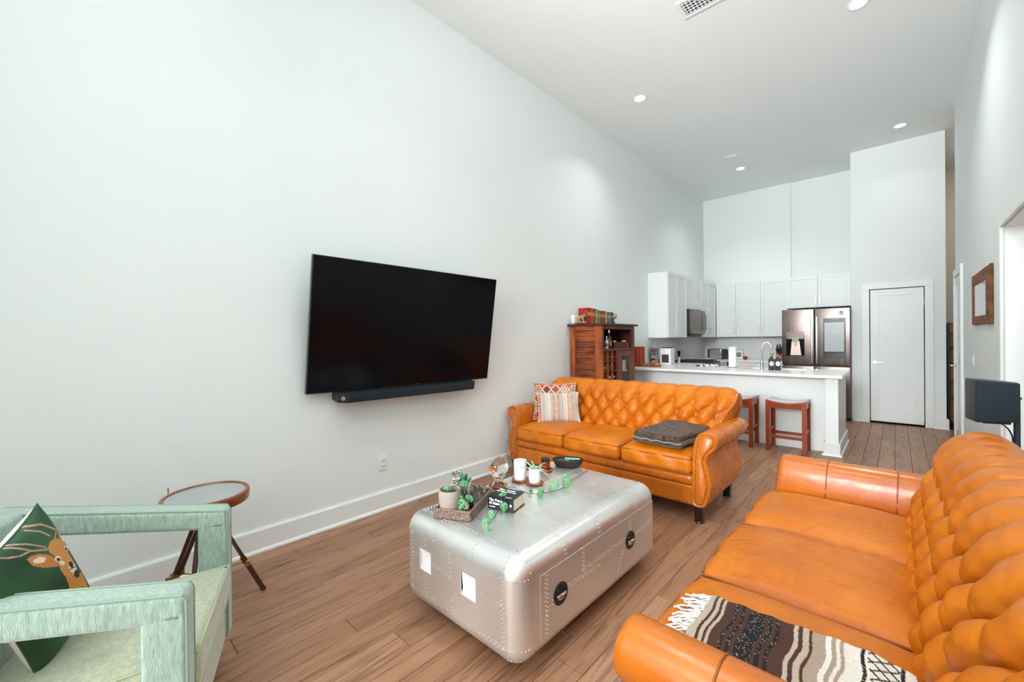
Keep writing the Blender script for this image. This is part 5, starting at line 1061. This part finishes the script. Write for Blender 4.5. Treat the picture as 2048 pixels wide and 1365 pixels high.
# soap bottles
mat_blk = M('matte_black', (.035, .037, .04), .5)
for i, (x, lab) in enumerate(((1.775, 'matte black soap bottle with a printed round label, next to the faucet'), (1.842, 'matte black soap bottle with a blank white round label'))):
    t = thing('soap_bottle', lab, 'bottle', (x+.03, 6.315+.02*i, CT)); G().lathe([(0, 0), (.031, 0), (.033, .003), (.033, .125), (.028, .150), (.016, .163), (.012, .168), (.012, .182), (0, .182)], n=28).build('bottle_body', mat_blk, t)
    G().lathe([(.013, .176), (.013, .192), (.005, .194), (.005, .215), (0, .215)], n=16).build('pump_collar', M('copper', (.55, .33, .2), .3, 1), t); G().bar((-.006, .004, .218), (.022, -.024, .214), .012, .010).build('pump_head', mat_blk, t, smooth=0, bevel=.002, seg=1)
    lab_ = G().grid(lambda u, v: (.0335*math.sin((u*2-1)*.9*math.sqrt(max(0, 1-(v*2-1)**2))+.35), -.0335*math.cos((u*2-1)*.9*math.sqrt(max(0, 1-(v*2-1)**2))+.35), .055+.062*v), 15, 15).build('label_sticker', ink, t, smooth=180)
    if i == 0:
        for rr_, z_ in ((.0340, .075), (.0340, .086), (.0340, .097)): G().grid(lambda u, v: (rr_*math.sin((u*2-1)*.5+.35), -rr_*math.cos((u*2-1)*.5+.35), z_+.004*v), 9, 2).build('label_print', mat_blk, lab_, smooth=180)
        G().tube([(.0341*math.sin(.72*math.cos(a)+.35), -.0341*math.cos(.72*math.cos(a)+.35), .0865+.026*math.sin(a)) for a in [k*math.pi/14 for k in range(28)]], .0009, 4, closed=True).build('label_ring', mat_blk, lab_)
# paper towel, soap dish with brush
t = thing('paper_towel', 'white paper towel roll standing on a wire holder', 'paper towel', (1.283, 6.525, CT)); G().lathe([(0, 0), (.075, 0), (.075, .006), (.0, .008)], n=32).build('holder_base', steel, t); G().cyl((0, 0, .006), (0, 0, .305), .005, n=10).build('holder_rod', steel, t)
G().lathe([(.019, .012), (.050, .012), (.0515, .014), (.0515, .294), (.050, .296), (.019, .296), (.019, .012)], n=40).build('roll', M('paper', (.87, .88, .87), .9, bump=.2, bscale=150), t)
g = G(); [g.tube([(.085*math.cos(a)+.012*math.cos(b), .085*math.sin(a)+.012*math.sin(b), .004) for b in [k*math.pi/5 for k in range(10)]], .002, 5, closed=True) for a in [k*math.pi/4 for k in range(8)]]; g.build('scroll_feet', steel, t)
t = thing('soap_dish', 'cream soap dish holding a wooden dish brush', 'dish', (1.50, 6.39, CT)); G().lathe([(0, 0), (.035, 0), (.04, .006), (.068, .016), (.072, .020), (.066, .019), (.036, .010), (0, .008)], n=28).build('dish', M('cream_ceramic', lin(226, 208, 190), .3), t)
br = tag(G().lathe([(0, 0), (.022, 0), (.024, .018), (.010, .026), (.014, .040), (.013, .052), (0, .056)], n=18).build('dish_brush', M('beech', lin(214, 178, 136), .6), loc=(1.50, 6.39, CT+.0205)), 'small wooden dish brush with round knob on the soap dish', 'brush')
# tray of small things near the cooktop, mill, plate, toaster, frame, apple, knives
t = thing('cow_print_tray', 'black and white patterned tray on the breakfast bar', 'tray', (.92, 6.60, CT), .1); cow = M('cow_print', (.01, .01, .01), .4, col2=(.85, .85, .83), scale=34, detail=0); G().rbox(-.16, .16, -.09, .09, 0, .035, .01, k=2, m=1).build('tray_body', cow, t)
t = thing('pepper_mill', 'steel and acrylic pepper mill standing by the cooktop', 'mill', (.26, 7.20, CT)); G().lathe([(0, 0), (.026, 0), (.026, .05), (.022, .055), (.018, .10), (.022, .112), (.0, .112)], n=20).build('grinder', steel, t); G().lathe([(.020, .112), (.020, .15), (.024, .155), (.024, .205), (.02, .21), (0, .21)], n=20).build('top', black_gloss, t)
t = thing('plate', 'round pinkish plate leaning low beside the toaster', 'plate', (.30, 8.62, CT)); G().lathe([(0, 0), (.06, 0), (.11, .022), (.115, .030), (.11, .030), (.06, .008), (0, .007)], n=32).build('dish', M('blush_ceramic', lin(214, 188, 176), .35), t)
t = thing('toaster', 'polished two-slice toaster with black ends in the corner', 'toaster', (.36, 8.98, CT), math.radians(-18)); G().rbox(-.14, .14, -.085, .085, .015, .205, .03, k=4, m=1).build('shell', chrome, t); 
for x0, x1 in ((-.175, -.125), (.125, .175)): G().rbox(x0, x1, -.088, .088, .0, .20, .02, k=3, m=1).build('end_cap', mat_blk, t)
G().box(-.10, .10, -.035, -.012, .2045, .2065).box(-.10, .10, .012, .035, .2045, .2065).build('slots', black_plastic, t, smooth=0); G().cyl((.176, -.03, .08), (.190, -.03, .08), .016, n=14).build('dial', mat_blk, t); G().bar((.175, .0, .13), (.20, .0, .13), .03, .012).build('lever', mat_blk, t, smooth=0)
tag(G().tube([(0, 0, 0), (.03, 0, .05), (.05, 0, .075)], .006, 8).ball((.055, 0, .08), .014, .010, .016).build('measuring_spoon', mat_blk, loc=(.54, 9.13, CT+.0+.10)), 'black spoon handle sticking up behind the toaster', 'utensil')
tag(G().lathe([(0, 0), (.03, 0), (.034, .10), (.030, .10), (.026, .01), (0, .01)], n=18).build('utensil_cup', mat_blk, loc=(.53, 9.15, CT)), 'small black utensil cup behind the toaster', 'cup')
t = thing('photo_frame', 'small white framed photo standing on the back worktop', 'picture', (.68, 9.17, CT), math.radians(12)); G().box(-.085, .085, 0, .012, .004, .155, T((0, 0, 0), rx=-8)).build('frame', trim_white, t, smooth=0, bevel=.002, seg=1); G().box(-.06, .06, -.002, 0, .035, .13, T((0, 0, 0), rx=-8)).build('photo', M('photo', lin(96, 104, 84), .4, col2=lin(26, 30, 28), scale=18), t, smooth=0); G().bar((0, .02, .09), (0, .07, .003), .02, .004).build('easel_leg', black_plastic, t, smooth=0)
t = thing('apple', 'red apple on the back worktop behind the paper towel', 'apple', (.86, 8.98, CT)); G().lathe([(0, .006), (.018, 0), (.034, .012), (.040, .034), (.034, .056), (.018, .064), (.006, .060), (0, .055)], n=24).build('fruit', M('apple_red', lin(150, 24, 30), .25, var=.3, scale=20), t); G().cyl((0, 0, .055), (.004, 0, .074), .0015, n=6).build('stem', mahog, t)
t = thing('knife_block', 'red knife block with black handled knives', 'knife block', (1.47, 8.92, CT)); G().box(-.075, .075, -.06, .08, 0, .115).build('block', M('red_lacquer', lin(168, 22, 26), .3), t, smooth=0, bevel=.006); text('block_lettering', 'JA', .022, ink, t, Matrix.Translation((-.01, -.0606, .06)) @ fm, .0003) if False else G().box(-.028, .004, -.0612, -.060, .052, .068).build('maker_badge', ink, t, smooth=0)
for i in range(12):
    x = -.06+.04*(i % 4); y = -.04+.045*(i//4); L = .095+.04*(i//4)+.02*random.random(); h = G().bar((x, y, .112), (x-.012, y-.02, .112+L), .020, .014).build('knife_handle', mat_blk, t, smooth=0, bevel=.003, seg=1); G().bar((x-.012, y-.02, .112+L), (x-.0125, y-.021, .118+L), .021, .015).build('pommel', steel, h, smooth=0)
# espresso machine, driftwood, crate sign
t = thing('coffee_machine', 'white and chrome espresso machine on the worktop', 'coffee machine', (.19, 6.66, CT), math.radians(8)); wh = M('machine_white', (.78, .79, .78), .3)
G().rbox(.0, .17, -.13, .13, .0, .27, .012, k=3, m=1).build('housing', wh, t); G().box(-.16, .0, -.12, .12, .0, .035).build('drip_base', steel, t, smooth=0, bevel=.003); G().box(-.16, .0, -.12, .12, .20, .275).build('brew_head', steel, t, smooth=0, bevel=.004); G().box(-.158, -.145, -.12, .12, .035, .20).box(-.03, .0, -.12, .12, .035, .20).build('back_panel', chrome, t, smooth=0)
G().cyl((-.08, -.06, .20), (-.08, -.06, .165), .030, n=20).build('group_head', chrome, t); G().bar((-.08, -.07, .175), (-.08, -.20, .185), .022, .020).build('portafilter_handle', mat_blk, t, bevel=.004); G().box(.03, .14, -.1315, -.13, .04, .17).build('water_window', M('water_window', (.09, .05, .045), .1), t, smooth=0); G().tube([(.0, -.125, .23), (-.01, -.14, .2), (-.01, -.15, .13), (.0, -.155, .09)], .005, 8).build('steam_wand', chrome, t); G().rbox(.02, .16, -.11, .11, .27, .285, .006, k=2, m=1).build('cup_tray', mat_blk, t)
dw_ = M('driftwood', lin(196, 136, 84), .7, col2=lin(112, 62, 44), scale=18, bump=1, bscale=40)
o = G().rbox(-.15, .15, -.06, .06, 0, .075, .03, k=4, m=12, fn=lambda x, y, z: (x, y*(1+.25*math.sin(x*21)), max(0, z*(.55+.45*math.sin(x*13+1.1)+.35*math.sin(x*34+y*25))) if z > .02 else z)).build('driftwood', dw_, loc=(.27, 6.07, CT+.0), smooth=180); tag(o, 'gnarled piece of tan driftwood at the end of the worktop', 'driftwood'); o.rotation_euler = (0, 0, .08)
t = thing('wooden_crate_sign', 'tall reddish wooden crate with dark stencilled letters against the wall', 'crate', (.055, 6.06, CT)); crw = M('crate_wood', lin(150, 54, 26), .55, var=.4, scale=14, stretch=(1, 1, .3))
for i in range(3): G().box(-.045+i*.031, -.0155+i*.031, -.10, .16, 0, .305).build('crate_board', crw, t, smooth=0, bevel=.002, seg=1)
G().box(.048, .056, -.04, .0, 0, .305).build('corner_batten', M('crate_red', lin(186, 52, 22), .5), t, smooth=0)
text('stencil_lettering', 'DUNKERS', .058, black_plastic, t, Matrix.Translation((.010, -.1006, .155)) @ fm @ Matrix.Rotation(math.radians(-90), 4, 'Z'), .0004, bold=.001)
# ================================================================ BAR CABINET
acacia = M('acacia_wood', lin(70, 26, 14), .42, col2=lin(176, 86, 34), scale=9, stretch=(.35, 1, 1), bump=.2, bscale=60)
acacia_f = M('acacia_front', lin(74, 34, 24), .45, col2=lin(112, 58, 38), scale=9, stretch=(1, 1, .25), bump=.2, bscale=60)
acacia_v = M('acacia_stile', lin(104, 44, 20), .42, col2=lin(190, 100, 42), scale=9, stretch=(1, 1, .25), bump=.2, bscale=60)
acacia_d = M('acacia_dark', lin(72, 32, 22), .45, var=.35, scale=9, stretch=(1, .3, .3))
cab_in = M('cabinet_inside', lin(38, 18, 14), .6)
bx0, bx1, by0, by1, bz = .02, .471, 4.294, 5.124, 1.50; L0 = ((bx0+bx1)/2, (by0+by1)/2, 0); off = (-L0[0], -L0[1], 0)
bc = thing('bar_cabinet', 'reddish wooden bar cabinet with slatted side, wine rack and glass door', 'cabinet', L0)
def cb(g, nm, mat, parent=None, **k): return g.build(nm, mat, parent or bc, smooth=0, loc=(off if parent is None else None), **k)
cb(G().box(bx0-.012, bx1+.03, by0-.045, by1+.05, bz, bz+.026), 'top_board', acacia_d, bevel=.004)
cb(G().box(bx0, .089, by0, by0+.03, .06, bz), 'side_stile', acacia_v, bevel=.002, seg=1); cb(G().box(.374, bx1, by0, by0+.03, .06, bz), 'side_stile', acacia_v, bevel=.002, seg=1)
cb(G().box(.089, .374, by0+.004, by0+.028, bz-.055, bz), 'side_rail', acacia, bevel=.002, seg=1); cb(G().box(.089, .374, by0+.004, by0+.028, .06, .12), 'side_rail', acacia, bevel=.002, seg=1)
z = bz-.058
while z > .13:
    z0 = max(.122, z-.068); h = z-z0
    cb(G().add([(.089, by0+.010, z0+.004), (.374, by0+.010, z0+.004), (.374, by0+.024, z), (.089, by0+.024, z), (.089, by0+.026, z0+.004), (.374, by0+.026, z0+.004), (.374, by0+.028, z), (.089, by0+.028, z)], [(0, 1, 2, 3), (4, 7, 6, 5), (0, 4, 5, 1), (3, 2, 6, 7), (0, 3, 7, 4), (1, 5, 6, 2)]), 'slat', acacia); z -= .068
cb(G().box(bx0, bx1-.025, by1-.025, by1, .06, bz), 'far_side', acacia_d); cb(G().box(bx0, bx0+.012, by0+.03, by1-.025, .06, bz), 'back_panel', cab_in)
cb(G().box(bx1-.025, bx1, by0+.0301, 4.345, .06, bz).box(bx1-.025, bx1, 5.048, by1, .06, bz).box(bx1-.025, bx1, 4.345, 5.048, bz-.042, bz).box(bx1-.025, bx1, 4.345, 5.048, .06, .12), 'front_frame', acacia_f, bevel=.002, seg=1)
cb(G().box(bx0+.012, bx1, 4.345, 5.048, 1.192, 1.222), 'shelf', acacia_f, bevel=.002, seg=1); cb(G().box(bx0+.012, bx1-.03, by0+.03, by1-.025, .12, .135), 'bottom_board', cab_in)
cb(G().box(bx0+.012, bx1-.004, 4.672, 4.692, .135, 1.192), 'divider', acacia_f); cb(G().box(.22, .435, 4.655, 5.045, 1.222, 1.295), 'inner_drawer_box', acacia_d, bevel=.002, seg=1); cb(G().box(.435, .443, 4.95, 5.04, 1.226, 1.29), 'inner_drawer_front', acacia_f)
ys = (4.345, 4.4515, 4.5615, 4.672); zs = [1.192-.1225*k for k in range(9)]
for y in ys[1:3]: cb(G().box(.20, bx1-.006, y-.006, y+.006, .212, 1.192), 'rack_upright', acacia_v)
for z in zs[1:]: cb(G().box(.20, bx1-.008, 4.345, 4.672, z-.006, z+.006), 'rack_shelf', acacia_d)
dr = cb(G().box(bx1-.022, bx1+.002, 4.697, 4.785, .13, 1.186).box(bx1-.022, bx1+.002, 4.96, 5.043, .13, 1.186).box(bx1-.022, bx1+.002, 4.785, 4.96, 1.115, 1.186).box(bx1-.022, bx1+.002, 4.785, 4.96, .13, .21), 'glass_door', acacia_f, bevel=.002, seg=1)
cb(G().box(bx1-.012, bx1-.008, 4.785, 4.96, .21, 1.115), 'pane', M('door_glass', (.9, .95, .96), .02, trans=.97, ior=1.1), dr); cb(G().cyl((bx1+.002, 4.715, .75), (bx1+.022, 4.715, .75), .010, n=12), 'knob', brass, dr)
cb(G().box(bx0+.012, bx1-.03, 4.692, 5.048, .92, .934), 'inner_shelf', M('glass_shelf', (.75, .8, .8), .2), None); cb(G().box(bx0+.012, bx1-.03, 4.692, 5.048, .52, .534), 'inner_shelf', cab_in)
for x in (.05, .44):
    for y in (4.33, 5.09): cb(G().box(x-.022, x+.022, y-.022, y+.022, 0, .06), 'foot', acacia_d)
# wine bottles in the rack
wg = M('wine_glass_dark', (.015, .03, .015), .08)
def wine(cell, cap, lab, z=None):
    c, r = cell; y = (ys[c]+ys[c+1])/2; t = thing('wine_bottle', lab, 'bottle', (.12, y, zs[r+1]+.006+.0385), group='bottles in the wine rack', rot=(0, math.pi/2, 0))
    G().lathe([(0, 0), (.034, 0), (.0375, .006), (.0375, .17), (.030, .20), (.014, .225), (.0135, .262)], n=20).build('bottle_body', wg, t); G().lathe([(.0142, .24), (.0148, .24), (.0148, .325), (.013, .331), (0, .331)], n=16).build('foil_cap', cap, t)
fo = lambda n, c: M(n, lin(*c), .3, .4)
wine((0, 0), fo('foil_brown', (92, 70, 62)), 'wine bottle with dull brown cap in the rack top row'); wine((1, 0), fo('foil_blue', (28, 72, 190)), 'wine bottle with bright blue cap in the rack'); wine((2, 0), fo('foil_red', (214, 52, 34)), 'wine bottle with bright red cap in the rack'); wine((0, 1), fo('foil_gold', (226, 190, 130)), 'wine bottle with pale gold cap in the rack, below the brown one')
wine((1, 1), fo('foil_plum', (96, 40, 60)), 'wine bottle with plum cap in the middle of the rack'); wine((2, 1), fo('foil_black', (24, 20, 24)), 'wine bottle with black cap in the rack below the red one'); wine((1, 2), fo('foil_white', (232, 230, 226)), 'wine bottle with white cap in the rack'); wine((2, 2), fo('foil_amber', (220, 170, 90)), 'wine bottle with amber cap in the rack beside the white one')
# spirits and corks on the shelf
def spirit(x, y, r, h, mat, lab, lm):
    t = thing('spirit_bottle', lab, 'bottle', (x, y, 1.2225), group='spirit bottles'); G().lathe([(0, 0), (r*.95, 0), (r, .004), (r, h*.52), (r*.8, h*.62), (r*.35, h*.72), (r*.32, h*.86), (r*.4, h*.87)], n=22).build('bottle_body', mat, t); G().lathe([(r*.42, h*.86), (r*.42, h), (0, h)], n=14).build('cap', lm, t); G().lathe([(r*1.01, h*.14), (r*1.012, h*.14), (r*1.012, h*.42), (r*1.01, h*.42)], n=22).build('paper_label', M(lab[:12]+'_l', lin(150, 120, 70), .6, col2=lin(60, 48, 32), scale=60), t)
spirit(.415, 4.555, .036, .225, M('dark_spirit', (.02, .012, .01), .08), 'dark spirit bottle with gold label in the open bay of the bar cabinet', steel); spirit(.432, 4.468, .024, .15, M('clear_spirit', (.5, .52, .6), .08), 'short pale bottle in front of the dark spirit bottle', nickel); spirit(.33, 4.515, .030, .20, M('brown_spirit', lin(70, 34, 14), .1), 'brown spirit bottle at the left end of the open bay', black_plastic)
ck = M('cork_b', lin(222, 186, 140), .8, var=.2, scale=80)
for (x, y, a, lab) in ((.42, 4.69, .2, 'wine cork lying on the inner box near the bottles'), (.42, 4.93, -.1, 'larger wine cork lying at the far end of the inner box')):
    o = tag(G().cyl((-.030, 0, .011), (.030, 0, .011), .011, n=14).build('wine_cork', ck, loc=(x, y, 1.2955)), lab, 'cork'); o.rotation_euler = (0, 0, math.pi/2+a)
# behind the glass door
tag(G().rbox(-.05, .05, -.035, .035, 0, .13, .006, k=2, m=1).build('gift_box', M('white_card', (.8, .78, .75), .6, var=.1, scale=30), loc=(.375, 4.92, .9345)), 'white box standing behind the glass door of the bar cabinet', 'box')
tag(G().rbox(-.03, .03, -.025, .025, 0, .10, .006, k=2, m=1).build('spice_tin', M('rust_tin', lin(170, 80, 56), .4), loc=(.395, 5.0, .9345)), 'small rust coloured tin behind the glass door of the bar cabinet', 'tin')
for i, (x, y) in enumerate(((.385, 4.90), (.395, 4.98))): tag(G().lathe([(0, 0), (.03, 0), (.034, .14), (.031, .14), (.027, .006), (0, .006)], n=20).build('highball_glass', M('frost', (.8, .83, .86), .15, trans=.5), loc=(x, y, .5345)), 'highball glass on the lower shelf behind the cabinet door', 'glass', 'highball glasses')
tag(G().rbox(-.08, .08, -.13, .13, 0, .36, .006, k=2, m=1).build('slate_box', M('slate_card', lin(120, 132, 150), .6), loc=(.24, 4.90, .5345)), 'slate blue box at the back of the lower shelf in the bar cabinet', 'box')
# books on top
BK = [((168, 34, 24), .046, .205), ((206, 62, 30), .030, .205), ((200, 50, 26), .028, .200), ((44, 62, 50), .022, .195), ((92, 150, 122), .026, .198), ((150, 190, 160), .016, .196), ((36, 76, 60), .020, .186), ((176, 120, 52), .026, .185), ((112, 62, 32), .026, .180), ((164, 88, 36), .030, .178), ((128, 70, 36), .032, .182), ((196, 152, 106), .032, .182), ((64, 96, 150), .032, .172), ((86, 128, 186), .024, .172), ((128, 112, 92), .022, .172), ((62, 56, 52), .030, .170)]
names = ['thick red', 'orange red', 'bright red', 'dark green', 'sea green', 'pale green', 'deep green', 'ochre', 'chestnut brown', 'rust brown', 'tobacco brown', 'tan', 'navy blue', 'light blue', 'taupe', 'charcoal']
y = 4.425; TZ = bz+.0265
for (c, w_, h), nm in zip(BK, names):
    w_ *= 1.45
    t = thing('hardback_book', nm+' cloth hardback standing in the row on the bar cabinet', 'book', (.125, y+w_/2, TZ), group='books on the bar cabinet'); cm = M(nm.replace(' ', '_')+'_cloth', lin(*c), .6, var=.15, scale=60); dpt = .125+.012*random.random()
    G().box(-.065, dpt-.065, -w_/2+.0006, -w_/2+.0030, 0, h).box(-.065, dpt-.065, w_/2-.0030, w_/2-.0006, 0, h).build('covers', cm, t, smooth=0)
    sp_ = G().box(dpt-.065, dpt-.062, -w_/2+.0006, w_/2-.0006, 0, h).build('spine', cm, t, smooth=0, bevel=.001, seg=1); G().box(-.060, dpt-.066, -w_/2+.0032, w_/2-.0032, .003, h-.003).build('page_block', pag, t, smooth=0)
    gd = M('gilt', lin(214, 172, 90), .4, .5); G().box(dpt-.062, dpt-.0614, -w_/2+.007, w_/2-.007, h*.52, h*.74).build('spine_gilding', gd, sp_, smooth=0)
    y += w_
YB_ = y
# elephant bookends: one continuous cast figure each
bronze = M('cast_bronze', lin(70, 50, 34), .4, .5, col2=lin(214, 182, 132), scale=45, bump=.8, bscale=120)
def elephant(loc, rz, lab):
    g = G()
    g.ball((0, 0, .078), .043, .030, .032, 16, 10).ball((.030, 0, .085), .028, .028, .028, 14, 10).ball((.058, 0, .105), .023, .020, .024, 14, 10)
    for x, y_ in ((-.026, .016), (-.026, -.016), (.026, .016), (.030, -.016)): g.cyl((x, y_, .010), (x*.9, y_, .075), .0115, .015, 12)
    g.tube(smooth_path([(.074, 0, .104), (.090, 0, .108), (.100, 0, .126), (.096, 0, .146), (.080, 0, .156), (.068, 0, .150)]), .0075, 10)
    for s_ in (-1, 1): g.ball((.044, s_*.022, .106), .018, .006, .022, 12, 8); g.tube(smooth_path([(.070, s_*.010, .096), (.086, s_*.013, .092), (.096, s_*.013, .100)]), .0035, 8)
    g.tube(smooth_path([(-.040, 0, .088), (-.052, 0, .075), (-.053, 0, .055)]), .003, 6); g.ball((.005, 0, .012), .062, .036, .016, 18, 8).ball((.045, .01, .026), .028, .022, .026, 12, 8).ball((.062, -.004, .014), .022, .02, .018, 12, 8)
    me = g.mesh('bookend', bronze, smooth=180, weld=False); me.transform(Matrix.Scale(.92, 4)); zmin = min(v.co.z for v in me.vertices)
    o = link('elephant_bookend', me, loc=(loc[0], loc[1], loc[2]-zmin*1.0+.0015)); o.rotation_euler = (0, 0, rz); r = o.modifiers.new('fuse', 'REMESH'); r.mode = 'VOXEL'; r.voxel_size = .0028; r.use_smooth_shade = True
    return tag(o, lab, 'bookend', 'elephant bookends')
elephant((.165, 4.315, TZ), math.radians(55), 'bronze elephant bookend with raised trunk in front of the red book'); elephant((.12, YB_+.058, TZ), math.radians(0), 'bronze elephant bookend behind the charcoal book at the far end')
t = thing('white_router', 'small white upright network box behind the elephant bookend', 'router', (.055, 4.345, TZ)); G().rbox(-.03, .03, -.045, .045, .006, .115, .012, k=3, m=1).build('housing', M('router_white', (.8, .8, .8), .4), t); G().box(-.028, .028, -.04, .04, 0, .006).build('base', M('router_grey', (.5, .52, .54), .5), t, smooth=0)
# ---------------------------------------------------------------- put every Empty at its thing's base
bpy.context.view_layer.update()
for o in list(S.objects):
    if o.type == 'EMPTY' and o.parent is None and o.children and tuple(o.location) == (0, 0, 0) and tuple(o.rotation_euler) == (0, 0, 0):
        pts = [c.matrix_local @ Vector(q) for c in o.children if c.type == 'MESH' for q in c.bound_box]
        lo = Vector([min(p[i] for p in pts) for i in range(3)]); hi = Vector([max(p[i] for p in pts) for i in range(3)]); b = Vector(((lo.x+hi.x)/2, (lo.y+hi.y)/2, lo.z))
        o.location = b
        for c in o.children: c.location = c.location-b
